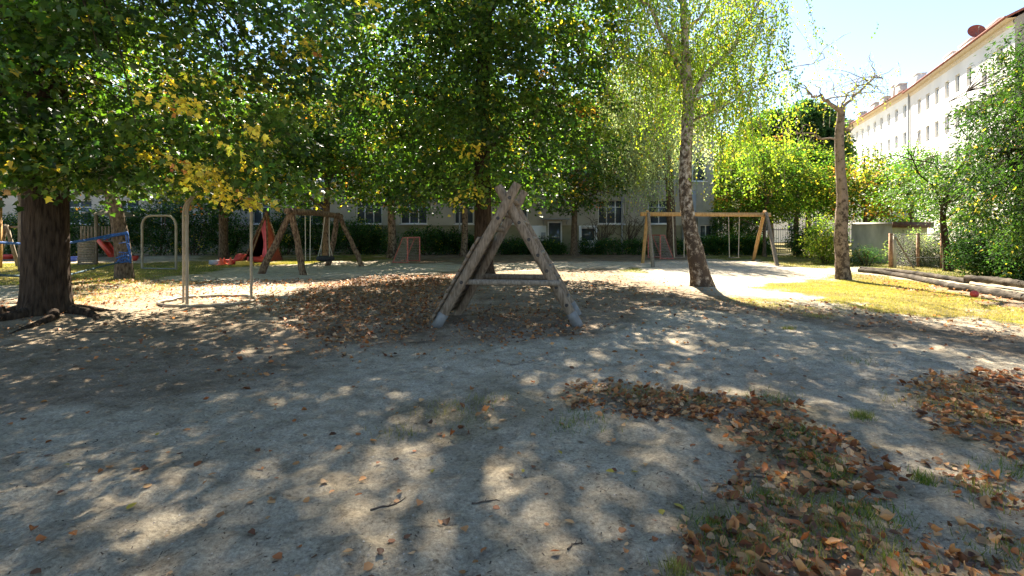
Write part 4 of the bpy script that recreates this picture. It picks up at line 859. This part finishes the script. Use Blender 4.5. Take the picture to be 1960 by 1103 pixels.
# ------------------------------------------------------------------ yellow swing on the right
rt=thing('swing_set',((1350-980)/F*23.8,23.8,0),'tall swing set with long tan beam over the bright sand on the right','swing set')
Bl=np.array([(1240-980)/F*23.6,23.6,2.32]); Br=np.array([(1465-980)/F*24.6,24.6,2.32])
bd=nrm(Br-Bl); m=MB(); m.beam(Bl-bd*.35,Br+bd*.25,.15,.19); m.build('beam',M['woodtan'],rt)
for nm,top,px,py,mt in (('leg',Bl+[0,.08,.1],1230,504,'woodtan'),('leg',Bl+[0,-.1,-.02],1250,511,'woodgrey'),('leg',Br+[0,.09,.12],1441,499,'woodtan'),('leg',Br+[0,-.1,.04],1488,509,'woodgrey')):
    m=MB(); g=G(px,py); a=np.array([g[0],g[1],-.05]); m.tube([a,np.array(top,float)+nrm(np.array(top)-a)*.08],[.085,.075],14); m.build(nm,M[mt],rt)
def swing_seat(hx,py_t,dx,seat_z,top,spread,label,mt='rubber',shift=0):
    c=np.array(top,float); r2=thing('swing',tuple(c),label,'swing')
    e=bd if abs(c[0])<99 else bd
    for s_ in (-1,1):
        m=MB(); a=c+e*s_*spread/2; b=np.array([c[0]+shift,c[1],seat_z])+e*s_*spread*.42; m.tube([a,(a+b)/2,b],.016,6); m.build('rope',M['rope'],r2)
    m=MB(); m.beam(np.array([c[0]+shift,c[1],seat_z])-e*spread*.46,np.array([c[0]+shift,c[1],seat_z])+e*spread*.46,.16,.03); m.build('seat',M[mt],r2)
    return r2
def onbeam(px):
    best=min(np.linspace(0,1,400),key=lambda t:abs(980+F*lp(Bl,Br,t)[0]/lp(Bl,Br,t)[1]-px)); return lp(Bl,Br,best)-[0,0,.09]
swing_seat(0,0,0,.30,onbeam(1299),.58,'left hanging swing with pale ropes under the tan beam','woodgrey',.03)
swing_seat(0,0,0,.28,onbeam(1405),.56,'right hanging swing with straight pale ropes under the tan beam','woodgrey')

# ------------------------------------------------------------------ log swing with tire on the left
rt=thing('log_swing_set',(-7.2,20.3,0),'rustic swing frame of dark crooked logs on the left, upper beam hidden by leaves','swing set')
La=P3(560,410,18.4); La[2]=2.25; Ra=P3(647,418,22.3); Ra[2]=2.2
m=MB(); bd2=nrm(Ra-La); m.tube([La-bd2*.4,La,lp(La,Ra,.5)+[0,0,.04],Ra,Ra+bd2*.35],[.11,.12,.115,.11,.1],14,rough=.03); m.build('beam',M['woodlog'],rt,smooth=True)
for (top,px,py,mids,rr) in ((La,499,525,(528,470),.13),(La,582,526,(572,470),.125),(Ra,626,508,(634,465),.13),(Ra,694,510,(676,470),.11)):
    g=G(px,py); a=np.array([g[0],g[1],-.08]); mid=P3(mids[0],mids[1],(g[1]+top[1])/2); mid[2]=(a[2]+top[2])/2; mid[0]=(a[0]+top[0])/2+.06*np.sign(px-600)
    m=MB(); q=bez(a,mid,np.array(top)+[0,0,.1],9); m.tube(wig(np.random.default_rng(px),q,.02),np.linspace(rr,rr*.8,9),14,rough=.04,seed=px); m.build('leg',M['woodlog'],rt,smooth=True)
bd=bd2
def onb2(px):
    best=min(np.linspace(0,1,400),key=lambda t:abs(980+F*lp(La,Ra,t)[0]/lp(La,Ra,t)[1]-px)); return lp(La,Ra,best)-[0,0,.09]
swing_seat(0,0,0,.42,onb2(589),.42,'plain swing with two thin ropes hanging from the log frame','rubber')
c=onb2(626); c2=thing('tire_swing',tuple(c),'black tire hung flat on thin chains from the log swing frame','swing')
zt=.42; a=np.linspace(0,2*np.pi,33); cc=np.array([c[0],c[1]-.2,zt])
m=MB(); m.tube(np.stack([cc[0]+.26*np.cos(a),cc[1]+.26*np.sin(a),np.full(33,zt)],1),.105,12,cap=False); m.build('tire',M['rubber'],c2,smooth=True)
for s_ in (-1,1):
    j=np.array([cc[0]+s_*.16,cc[1],zt+.6]); m=MB(); m.tube([c+bd2*s_*.2,j],.014,5)
    for k in (-1,1): m.tube([j,(cc[0]+s_*.24,cc[1]+k*.16,zt+.09)],.013,5)
    m.build('chain',M['rope'],c2)

# ------------------------------------------------------------------ tube arches
def arch(mb,a,b,h,rad,rc):
    a=np.array(a,float); b=np.array(b,float); e=nrm(b-a); L=np.linalg.norm(b-a); pts=[a,a+[0,0,h*.4],a+[0,0,h-rc]]
    for t in np.linspace(0,math.pi/2,7)[1:]: pts.append(a+e*rc*(1-math.cos(t))+np.array([0,0,h-rc+rc*math.sin(t)]))
    for t in np.linspace(0,math.pi/2,7): pts.append(b-e*rc*(math.cos(math.pi/2-t)*-1+1 if False else 1-math.sin(t))+np.array([0,0,h-rc+rc*math.cos(t)]))
    pts+= [b+[0,0,h*.4],b]; mb.tube(pts,rad,12)
ga,gb=G(272,515),G(337,516)
rt=thing('tube_arch',((ga[0]+gb[0])/2,(ga[1]+gb[1])/2,0),'small pale metal arch standing far back on the left lawn','play arch')
m=MB(); arch(m,(*ga,-.03),(*gb,-.03),2.2,.045,.42); m.build('arch_tube',M['tube'],rt,smooth=True)
m=MB(); m.tube([(*ga,.03),((ga[0]+gb[0])/2,ga[1]-.25,.03),(*gb,.03)],.03,8); m.build('ground_bar',M['galv'],rt,smooth=True)
m=MB(); mx=lp(ga,gb,.68); m.tube([(*mx,2.2),(*mx,1.72)],.025,6); m.build('hanging_chain',M['bolt'],rt)
ga=G(358,588); gb=G(481,573); gc=G(351,579)
rt=thing('tube_arch',(*G(400,580),0),'nearer tall metal arch of three bent tubes over a ground ring, top in yellow leaves','play arch')
ctr=np.array([*G(402,579),2.75]); ctr[:2]=((ga+gb)/2)+[0.05,.1]
for g,rr in ((ga,.031),(gc,.024),(gb,.03)):
    a=np.array([*g,-.03]); top=ctr; h=2.6
    pts=[a,a+[0,0,1.0],a+[0,0,2.0]]; e=np.array([top[0]-a[0],top[1]-a[1],0])
    for t in np.linspace(0,1,9)[1:]: pts.append(a+[0,0,2.0]+e*(1-math.cos(t*math.pi/2))+np.array([0,0,.62*math.sin(t*math.pi/2)]))
    m=MB(); m.tube(pts,rr,12); m.build('arch_tube',M['tube'],rt,smooth=True)
g=G(399,578.5); a=np.linspace(0,2*np.pi,49); m=MB(); m.tube(np.stack([g[0]+.96*np.cos(a),g[1]+.84*np.sin(a),.035+gz(g[0]+.96*np.cos(a),g[1]+.84*np.sin(a))],1),.03,8,cap=False); m.build('ground_ring',M['tube'],rt,smooth=True)

# ------------------------------------------------------------------ blue net and ropes on the leaning tree
lx,ly=G(238,533)
def PL(px,py,dy=0): return P3(px,py,ly+dy)
rt=thing('rope_net',PL(240,470),'blue rope net wrapped round the leaning tree with two lines running left','rope net')
m=MB()
q=lambda *p: np.array([PL(a,b,c) for a,b,c in p])
m.tube(q((215,450,-.3),(232,447,-.33),(245,449,0),(236,448,.3),(220,449,.2),(214,451,-.1)),.025,8); m.tube(q((200,457,-.25),(215,451,-.3),(245,446,-.1)),.05,8)
m.tube(q((245,449,-.05),(247,470,-.05),(250,490,-.1),(250,503,-.1)),.02,8); m.tube(q((240,449,-.33),(243,468,-.34),(248,485,-.3),(250,498,-.1)),.015,8)
m.tube(q((222,503,-.3),(236,502,-.35),(250,497,-.1)),.02,8); m.tube(q((222,494,-.3),(238,489,-.36),(249,490,-.1)),.02,6); m.tube(q((225,500,-.3),(240,493,-.36),(250,503,-.1)),.025,6)
m.tube(q((228,466,-.3),(240,464,-.33),(247,468,-.1)),.015,6); m.tube(q((228,483,-.3),(240,484,-.33),(248,482,-.1)),.015,6)
for k in range(7): m.tube(q((226+k*3.4,488-k,-.36),(229+k*3.2,503,-.38)),.008,5)
m.build('net',M['bluerope'],rt,smooth=True)
m=MB(); m.tube([PL(218,450,-.2),P3(175,458,16),P3(133,465,14.6),P3(90,467,13),P3(45,467,11.8),P3(0,464.5,11),P3(-120,462,9.6)],[.05,.04,.035,.03,.028,.028,.028],8); m.build('upper_rope',M['bluerope'],rt,smooth=True)
m=MB(); m.tube([PL(250,500,-.1),PL(228,503,-.35),P3(200,509,16),P3(165,518,15.2),P3(133,526,14.2),P3(90,530,13),P3(45,529,12),P3(0,527,11.4),P3(-120,524,10)],.026,8); m.build('lower_rope',M['bluedark'],rt,smooth=True)

# ------------------------------------------------------------------ left play structures
d=19.8; X_=lambda px,dd=d:(px-980)/F*dd
rt=thing('timber_shelter',(X_(0),d,0),'tall tan timber frame cut by the left edge, behind the big trunk','play structure')
for px,dd in ((42,19.8),(-3,21.5),(-110,19.8)): m=MB(); m.beam((X_(px,dd),dd,-.05),(X_(px,dd),dd,2.95),.17,.17,up=(0,1,0)); m.build('post',M['woodtan' if px<0 else 'wood'],rt)
m=MB(); m.beam((X_(-120),d,3.03),(X_(46),d,3.03),.14,.22); m.build('beam',M['woodtan'],rt)
m=MB(); m.box((X_(-40),d+.9,3.2),(3.6,2.4,.08)); m.build('roof',M['plaster'],rt)
dd=22.0
rt=thing('wooden_frame',(X_(25,dd),dd,0),'low grey timber swing frame standing left of the big dark trunk','play structure')
for x0p,x1p,yy in ((12,27,0),(10,-12,.0)):
    m=MB(); m.beam((X_(x1p,dd),dd+.2,-.05),(X_(x0p,dd),dd,1.8),.12,.12); m.build('leg',M['woodgrey'],rt)
m=MB(); m.beam((X_(8,dd),dd,1.72),(X_(75,dd),dd+1,1.72),.1,.1); m.build('beam',M['woodgrey'],rt)
m=MB(); m.beam((X_(52,dd),dd+1,0),(X_(40,dd),dd+.8,1.7),.08,.08); m.build('leg',M['woodgrey'],rt)
def boat(px,py,w,label,mt):
    g=G(px,py); m=MB(); V=[];n_=16
    for k,(s_,z_) in enumerate(((.6,0),(.95,.12),(1,.25),(.86,.25),(.78,.1))):
        for a in np.linspace(0,2*np.pi,n_,endpoint=False): V.append((g[0]+w/2*s_*math.cos(a),g[1]+w*.3*s_*math.sin(a),z_))
    m.add(V,[[k*n_+j,k*n_+(j+1)%n_,(k+1)*n_+(j+1)%n_,(k+1)*n_+j] for k in range(4) for j in range(n_)]); m.add(V[-n_:],[list(range(n_))]); return tag(m.build('sand_tub',M[mt],smooth=True),label,'toy')
boat(12,496,1.0,'red plastic sand tub beside the grey timber frame','red'); boat(140,501,.5,'dark blue plastic tub left of the play tower','blueplastic'); boat(256,499,.5,'pinkish red tub on the lawn right of the leaning tree','red')
dd=23.3
rt=thing('play_tower',(X_(180,dd),dd,0),'small grey wooden play tower with board panels and red slide','play tower')
for px,top,o_ in ((152,1.05,0),(184,2.3,0),(215,2.2,.4),(186,2.2,1.2)): m=MB(); m.beam((X_(px,dd),dd+o_,-.05),(X_(px,dd),dd+o_,top),.1,.1,up=(0,1,0)); m.build('post',M['woodgrey'],rt)
m=MB()
for k in range(9): m.box((X_(168,dd),dd-.06,.06+k*.115),(.72,.03,.105))
m.build('lower_panel',M['woodgrey'],rt)
m=MB()
for k in range(11): m.box((X_(157+k*5.6,dd),dd-.04+k*.03,1.42),(.095,.025,.68))
m.build('railing',M['woodgrey'],rt)
m=MB(); m.box((X_(185,dd),dd+.6,1.08),(1.5,1.2,.06)); m.build('platform',M['woodgrey'],rt)
m=MB(); a=np.array([X_(196,dd),dd-.05,1.08]); b=np.array([X_(224,dd),dd-.2,.38]); m.beam(a,b,.42,.04); m.beam(a+[0,-.2,.08],b+[0,-.2,.08],.03,.2); m.beam(a+[0,.2,.08],b+[0,.2,.08],.03,.2); m.build('slide',M['red'],rt)
m=MB(); m.add([(X_(180,dd),dd-.2,2.3),(X_(222,dd),dd-.2,2.2),(X_(222,dd),dd+1.4,2.2),(X_(180,dd),dd+1.4,2.3),(X_(200,dd),dd+.6,2.75)],[[0,1,4],[1,2,4],[2,3,4],[3,0,4]]); m.build('roof',M['woodgrey'],rt)

# tent of poles and cloth
dd=25.6; ap=P3(510,408,dd); rt=thing('play_tent',(X_(508,dd),dd,0),'pole tent with dark opening, pink curtain and dark red cloth sides','play tent')
feet={k:np.array([*G(px,py),-.02]) for k,(px,py) in dict(a=(466,500),b=(475,503),c=(513,501),d=(541,498),e=(500,490)).items()}
for k in 'abcde':
    m=MB(); e=ap+nrm(ap-feet[k])*.12+np.array([.02*(ord(k)-99),0,0]); m.tube([feet[k],e],.045,8); m.build('pole',M['woodlog'],rt,smooth=True)
m=MB(); A=lp(ap,feet['c'],.03); m.add([A,feet['c']+[.03,-.03,.02],feet['d']+[0,0,.02]],[[0,1,2]]); m.add([A,feet['d']+[0,0,.02],feet['e']+[0,0,.02]],[[0,1,2]]); m.add([A,feet['e']+[0,0,.02],feet['a']+[0,0,.02]],[[0,1,2]]); m.build('side_cloth',M['redcloth'],rt)
m=MB(); t0=lp(ap,feet['c'],.12)+[0,-.05,0]; V=[];
for i,t in enumerate(np.linspace(.15,1,9)):
    c1=lp(ap,feet['c'],t)+[-.02,-.07,0]; wv=.16+.05*math.sin(i*1.1); V+= [c1,c1+[-wv*.35,-.05,0],c1+[-wv*.7,.01,0],c1+[-wv,-.05,0]]
m.add(V,[[4*i+j,4*i+j+1,4*i+j+5,4*i+j+4] for i in range(8) for j in range(3)]); m.build('curtain',M['pink'],rt,smooth=True)

# foam toys and cones
def block(nm,px,py,w,dp,h,mt,label,cat='foam block',rot=0.,top=None):
    g=G(px,py); m=MB(); Rz=rotz(rot); hw,hd=w/2,dp/2; tw=1 if top is None else top; b=.02
    V=[]
    for z_,s_ in ((0,1-.04),(b,1),(h-b,tw),(h,tw-.05)):
        for sx_,sy_ in ((-1,-1),(1,-1),(1,1),(-1,1)): V.append(Rz@np.array([sx_*hw*s_,sy_*hd*s_,z_])+[g[0],g[1],.01])
    m.add(V,[[4*k+i,4*k+(i+1)%4,4*(k+1)+(i+1)%4,4*(k+1)+i] for k in range(3) for i in range(4)]+[[12,13,14,15],[3,2,1,0]]); return tag(m.build(nm,M[mt]),label,cat)
block('foam_block',412,507,.42,.3,.2,'greyplastic','flat grey block leftmost among the scattered toys')
block('foam_block',468,509,.62,.35,.2,'yellow','long yellow block lying before the tent')
block('foam_block',490,502,.72,.3,.26,'red','long red block directly before the tent opening')
block('foam_block',436,503,.6,.25,.14,'red','thin red bar lying behind the cones')
g=G(455,506); m=MB(); m.add([(g[0]-.22,g[1]-.15,0),(g[0]+.02,g[1]-.15,0),(g[0]+.34,g[1]-.15,.46),(g[0]+.0,g[1]-.15,.48),(g[0]-.22,g[1]+.2,0),(g[0]+.02,g[1]+.2,0),(g[0]+.34,g[1]+.2,.46),(g[0]+.0,g[1]+.2,.48)],[[0,1,2,3],[7,6,5,4],[0,4,5,1],[1,5,6,2],[2,6,7,3],[3,7,4,0]])
tag(m.build('foam_wedge',M['red']),'red wedge leaning upright between the cones and the yellow block','foam block')
for px,py,lb in ((422,508,'orange-red cone beside the grey block'),(429,506,'small orange-red cone just behind the leftmost cone'),(441,507,'orange-red cone alone in front of the red bar'),(500,502,'orange-red cone before the pink tent curtain')):
    g=G(px,py); rt=thing('traffic_cone',(*g,0),lb,'cone'); h=.34 if px!=429 else .3
    m=MB(); m.box((g[0],g[1],.02),(.26,.26,.03)); m.build('base',M['orange'],rt); m=MB(); m.tube([(*g,.03),(*g,h*.5),(*g,h)],[.1,.065,.03],14); m.build('cone',M['orange'],rt,smooth=True)

# hockey goals
def goal(px,py,label,face,h=1.22,w=1.5,rot=0.):
    g=G(px,py); rt=thing('goal',(*g,0),label,'goal'); Rz=rotz(rot); W=lambda x,y,z_: Rz@np.array([x*face,y,0])+[g[0],g[1],z_]
    m=MB()
    for y in (-w/2,w/2):
        m.tube([W(0,y,0),W(0,y,h)],.035,8); m.tube([W(0,y,h),W(-.25,y,h),W(-.75,y,.05)],.025,8); m.tube([W(0,y,.03),W(-.78,y,.03)],.025,8)
    m.tube([W(0,-w/2,h),W(0,w/2,h)],.035,8); m.tube([W(-.25,-w/2,h),W(-.25,w/2,h)],.025,8); m.tube([W(-.78,-w/2,.03),W(-.78,w/2,.03)],.03,8); m.build('frame',M['redpaint'],rt,smooth=True)
    m=MB(); 
    for y in (-w/2,w/2):
        for t in np.linspace(.06,1,10): m.tube([W(0,y,h*t),W(-.75+.5*t,y,h*t)],.011,3,cap=False)
        for t in np.linspace(.05,1,9): m.tube([W(-.75*t,y,.03),W(-.25*t,y,h)],.011,3,cap=False)
    for t in np.linspace(0,1,10): m.tube([W(-.25-.5*t,-w/2,h*(1-t)),W(-.25-.5*t,w/2,h*(1-t))],.011,3,cap=False)
    for y in np.linspace(-w/2,w/2,14): m.tube([W(-.25,y,h),W(-.76,y,.03)],.011,3,cap=False)
    m.build('net',M['net'],rt)
goal(792,502,'red goal with net seen from the side, left of the climbing frame',1,rot=R(-12))
goal(1252,495,'red goal with net behind the left legs of the tan swing',-1,rot=R(10),h=1.3)

# ------------------------------------------------------------------ ground cover
PF=[(poly((1105,742),(1180,735),(1330,752),(1500,768),(1545,805),(1640,855),(1690,910),(1640,960),(1700,1010),(1760,1180),(1370,1180),(1335,1040),(1400,1010),(1440,985),(1420,930),(1440,880),(1400,830),(1300,800),(1200,795),(1110,780)),850,.35),
    (poly((1750,735),(1830,715),(1960,715),(2100,720),(2100,900),(1960,885),(1860,850),(1780,800)),640,.3),
    (poly((1790,885),(1870,895),(1960,930),(2080,960),(2080,1030),(1960,1010),(1870,950)),640,.25),
    (poly((1800,1045),(1870,1010),(1960,1030),(2080,1060),(2080,1200),(1800,1200)),640,.25),
    (poly((590,552),(700,530),(860,528),(850,600),(800,635),(700,655),(620,655),(560,625)),330,.8),
    (poly((880,585),(1080,590),(1115,640),(960,658),(885,640)),200,.4),
    (poly((860,525),(1130,520),(1330,545),(1500,590),(1300,600),(1100,590),(880,580)),38,.6),
    (poly((130,535),(420,540),(600,535),(560,600),(330,570),(130,600)),170,.6),
    (poly((-300,580),(50,575),(130,610),(0,650),(-300,640)),150,.5),
    (poly((140,590),(330,580),(600,590),(640,680),(500,740),(200,700)),26,.8),(poly((1100,560),(1500,600),(1400,720),(1000,720),(900,680)),16,.8),
    (poly((620,630),(960,645),(960,680),(700,690),(600,670)),40,.3),
    (poly((1640,525),(2100,590),(2100,625),(1850,585),(1700,550)),90,.4),
    (poly((1380,575),(1560,580),(1800,605),(2000,640),(1960,660),(1600,620),(1400,592)),60,.4),
    (poly((740,770),(1040,755),(1060,800),(860,830)),45,.25)]
PB=1.55*np.array([[.17,.062,.022],[.23,.095,.034],[.28,.13,.05],[.11,.045,.022],[.31,.16,.065],[.20,.07,.02],[.30,.18,.08],[.08,.038,.02],[.33,.21,.11],[.24,.12,.045]])
def scatter_litter():
    r=np.random.default_rng(77); near=MB(); far=MB(); tot=0
    for pl,dens,soft in PF:
        x0,y0=pl.min(0)-.3; x1,y1=pl.max(0)+.3; y0=max(y0,1.9); n=int((x1-x0)*(y1-y0)*dens)
        x=r.uniform(x0,x1,n); y=r.uniform(y0,y1,n); w=inpoly(x,y,pl,soft); nz=fbm(x*2.2,y*2.2,4)
        keep=r.random(n)<np.clip(w*2.0*(nz*2.9-.58),0,1); x,y=x[keep],y[keep]; n=len(x)
        for sel,mb,tm in ((y<7,near,T_OVAL),(y>=7,far,T_QUAD)):
            k=int(sel.sum())
            if not k: continue
            xx,yy=x[sel],y[sel]; S=np.where(r.random(k)<.35,r.uniform(.012,.03,k),r.uniform(.03,.088,k))*(1 if tm is T_OVAL else 1)
            P=np.stack([xx,yy,gz(xx,yy)+r.uniform(.004,.022,k)],1)
            a=r.random(k)*6.283; D=np.stack([np.cos(a),np.sin(a),r.normal(size=k)*.35],1); Nn=np.stack([r.normal(size=k)*.55,r.normal(size=k)*.55,np.ones(k)],1)
            col=PB[r.integers(0,len(PB),k)]*r.uniform(.5,1.3,(k,1)); 
            leaves(mb,P,D,Nn,S,tm,col,curl=r.normal(size=k)*1.5); tot+=k
    # thin sprinkle everywhere
    n=900; y=2.0+16*r.random(n)**1.5; x=r.uniform(-1.1,1.1,n)*y; S=r.uniform(.03,.06,n); a=r.random(n)*6.283
    P=np.stack([x,y,gz(x,y)+.006],1); D=np.stack([np.cos(a),np.sin(a),r.normal(size=n)*.15],1); Nn=np.stack([r.normal(size=n)*.2,r.normal(size=n)*.2,np.ones(n)],1)
    leaves(near,P,D,Nn,S,T_STAR,PB[r.integers(0,len(PB),n)]*r.uniform(.6,1.2,(n,1)),curl=r.normal(size=n)*.6)
    tag(near.build('fallen_leaves',M['litter'],color=True),'drifts of curled brown leaves covering the near ground',kind='stuff')
    tag(far.build('leaf_litter',M['litter'],color=True),'reddish brown leaf litter under and around the climbing frame',kind='stuff')
scatter_litter()
# single leaves one can point at on the bare sand
r=np.random.default_rng(9)
for i,(px,py,s_) in enumerate(((1160,900,.07),(1235,885,.06),(1100,1003,.06),(1290,958,.075),(1310,985,.08),(1415,893,.08),(1265,968,.07),(565,811,.06),(398,912,.05),(242,978,.07),(388,768,.06),(677,1060,.055),(828,900,.05),(727,885,.05),(1072,1060,.055),(300,838,.05),(1385,945,.06),(1330,850,.06),(1222,900,.05),(930,1045,.05),(640,940,.045),(1075,870,.05),(1170,842,.05),(520,870,.045),(1000,905,.04),(845,1010,.045),(1195,1050,.06),(120,900,.05),(1430,855,.07),(1340,880,.06))):
    g=G(px,py); b=MB(); a=r.random()*6.283; c=(PB[r.integers(0,7)] if i%3 else YEL*.7)[None]
    leaves(b,np.array([[g[0],g[1],float(gz(*g))+.012]]),np.array([[math.cos(a),math.sin(a),.1]]),np.array([[r.normal()*.2,r.normal()*.2,1.]]),[s_*1.0],T_OVAL,c,curl=np.array([r.normal()*.9]))
    tag(b.build('fallen_leaf',M['litter'],color=True),'single dry leaf lying apart on the bare grey sand','leaf','lone fallen leaves on the sand')
# twigs
for i,(px,py,ang,L,w,lb) in enumerate(((190,640,.2,.75,.014,'long dark stick lying just right of the big maple roots'),(930,962,.1,.16,.006,'short dark twig on the sand near the bottom centre'),(1455,905,-.1,.16,.009,'pale grey twig among the brown leaves'),(1100,1036,.9,.14,.005,'tiny dark twig right of the bottom centre'),(800,655,.5,.5,.007,'thin twig on the shaded sand left of the climbing frame'),(745,965,.7,.22,.006,'dark twig left of the bottom centre'),(1010,700,-.1,.4,.006,'thin twig on the pale sand below the climbing frame'),(1660,625,.2,.5,.008,'thin stick in the shadow right of the large birch'))):
    g=G(px,py); q=np.array([[g[0]+math.cos(ang)*L*(t-.5)+r.normal()*.006,g[1]+math.sin(ang)*L*(t-.5)+r.normal()*.01,0] for t in np.linspace(0,1,7)]); q[:,2]=gz(q[:,0],q[:,1])+w*.8
    m=MB(); m.tube(q,np.linspace(w,w*.4,7),6); m.tube([q[3],q[3]+[L*.08,L*.12,.01]],[w*.5,w*.2],5); tag(m.build('twig',M['woodgrey' if 'pale' in lb else 'hose'],smooth=True),lb,'twig')
# grass blades
def blades(name,label,pts,h,wd,pal,seed):
    r=np.random.default_rng(seed); n=len(pts); x,y=pts[:,0],pts[:,1]; z=gz(x,y)
    a=r.random(n)*6.283; H=h*r.uniform(.5,1.3,n); W=wd*r.uniform(.7,1.3,n); lean=r.uniform(.1,.8,n)*H; b=r.random(n)*6.283
    P0=np.stack([x-np.cos(a)*W,y-np.sin(a)*W,z-.004],1); P1=np.stack([x+np.cos(a)*W,y+np.sin(a)*W,z-.004],1); P2=np.stack([x+np.cos(b)*lean,y+np.sin(b)*lean,z+H],1)
    V=np.stack([P0,P1,P2],1).reshape(-1,3); q=np.clip((fbm(x*.8+3,y*.8,4)-.35)*3,0,1)[:,None]; cc=pal[r.integers(0,len(pal),n)]*r.uniform(.7,1.3,(n,1)); cc=cc*(1-q*.55)+q*.55*np.array([.30,.22,.09])*r.uniform(.7,1.2,(n,1)); col=np.repeat(cc,3,0)
    m=MB(); m.add(V,np.arange(3*n).reshape(-1,3),col); tag(m.build(name,M['grass'],color=True),label,kind='stuff')
DRY=np.array([[.26,.27,.05],[.36,.33,.07],[.17,.21,.035],[.46,.39,.15]]); FRESH=np.array([[.05,.11,.015],[.08,.14,.02],[.11,.15,.03],[.20,.20,.05]])
r=np.random.default_rng(91)
def samp(x0,x1,y0,y1,n,thr=.3):
    x=r.uniform(x0,x1,n); y=r.uniform(y0,y1,n); s_,g_,d_=zones(x,y); k=r.random(n)<np.clip((g_-thr)*2.2,0,1); return np.stack([x[k],y[k]],1)
blades('grass','short dry yellow-green grass on the sunny right lawn',samp(5,17,8,16.5,190000),.035,.0035,DRY,92)
blades('grass','short green grass farther back behind the swings',np.concatenate([samp(4,24,16.5,33,90000),samp(-12,0,18,33,60000)]),.05,.007,FRESH,93)
blades('grass','patchy green grass on the left lawn around the leaning tree',samp(-24,-5,11,26,130000),.05,.006,np.concatenate([FRESH,DRY]),94)
# tufts in the foreground litter
C=[]
for px,py,n_,sp in ((1385,1010,170,.09),(1490,960,60,.05),(1650,795,150,.035),(1765,908,100,.03),(1560,880,160,.08),(1600,905,80,.05),(1450,940,90,.07),(1590,960,150,.10),(1690,985,120,.08),(1530,830,120,.09),(1480,760,90,.1),(1200,752,120,.12),(1610,1015,180,.09),(1800,770,160,.16),(1890,800,160,.16),(1850,745,120,.15),(1950,900,120,.1),(1720,1070,130,.08),(1295,1095,90,.03),(1510,632,100,.05),(1130,800,70,.12),(860,790,90,.15),(930,770,60,.1),(760,830,50,.08),(1640,690,30,.08),(1500,1040,120,.1),(1400,1070,100,.08),(1880,940,110,.09),(1930,1060,130,.09),(1090,815,50,.08),(1240,750,80,.09),(1330,765,70,.09)):
    g=G(px,py); C.append(np.array(g)+r.normal(size=(int(n_*1.6),2))*sp*np.array([1.2,1.2]))
C=np.concatenate(C); blades('grass_tufts','small green grass tufts growing through the fallen leaves',C,.06,.0028,FRESH*1.1,95)

r=np.random.default_rng(123); n=9000; y=1.9+13*r.random(n)**1.7; x=r.uniform(-1.08,1.08,n)*y; k=fbm(x*1.3,y*1.3,3)+.25*r.random(n)>.58; x,y=x[k],y[k]; n=len(x)
L_=r.uniform(.004,.022,n)*(1+y*.05); W_=r.uniform(.0012,.004,n)*(1+y*.05); a=r.random(n)*6.283; P=np.stack([x,y,gz(x,y)+.004],1)
m=MB(); leaves(m,P,np.stack([np.cos(a),np.sin(a),r.normal(size=n)*.1],1),np.stack([r.normal(size=n)*.2,r.normal(size=n)*.2,np.ones(n)],1),L_,(np.array([[-.12,0,0],[.12,0,.0],[.1,1,.05],[-.1,1,.12]])*[1.4,1,1],np.array([[0,1,2,3]])),np.array([[.05,.035,.025],[.09,.065,.045],[.16,.12,.08]])[r.integers(0,3,n)])
tag(m.build('ground_debris',M['litter'],color=True),'tiny twigs, seeds and bark crumbs strewn over the sand',kind='stuff')

# pebbles and coarse grit
n=7000; y=1.9+9*r.random(n)**1.8; x=r.uniform(-1.08,1.08,n)*y; sz=r.uniform(.0018,.0065,n)*(1+y*.06); z=gz(x,y)
tv=np.array([[1,0,0],[0,1,0],[-1,0,0],[0,-1,0],[0,0,.75]]); a=r.random(n)*6.283; ca,sa=np.cos(a),np.sin(a); sx_=r.uniform(.7,1.4,n)
V=np.stack([(tv[None,:,0]*ca[:,None]*sx_[:,None]-tv[None,:,1]*sa[:,None])*sz[:,None]+x[:,None],(tv[None,:,0]*sa[:,None]*sx_[:,None]+tv[None,:,1]*ca[:,None])*sz[:,None]+y[:,None],tv[None,:,2]*sz[:,None]+z[:,None]-.0005],-1)
Fp=(np.array([[0,1,4],[1,2,4],[2,3,4],[3,0,4]])[None]+(np.arange(n)*5)[:,None,None]).reshape(-1,3)
m=MB(); m.add(V.reshape(-1,3),Fp,np.repeat(np.array([[.30,.27,.23],[.45,.42,.36],[.16,.14,.12],[.36,.30,.22]])[r.integers(0,4,n)],5,0)); tag(m.build('gravel',M['litter'],color=True),'coarse grit and small pebbles in the sand',kind='stuff')
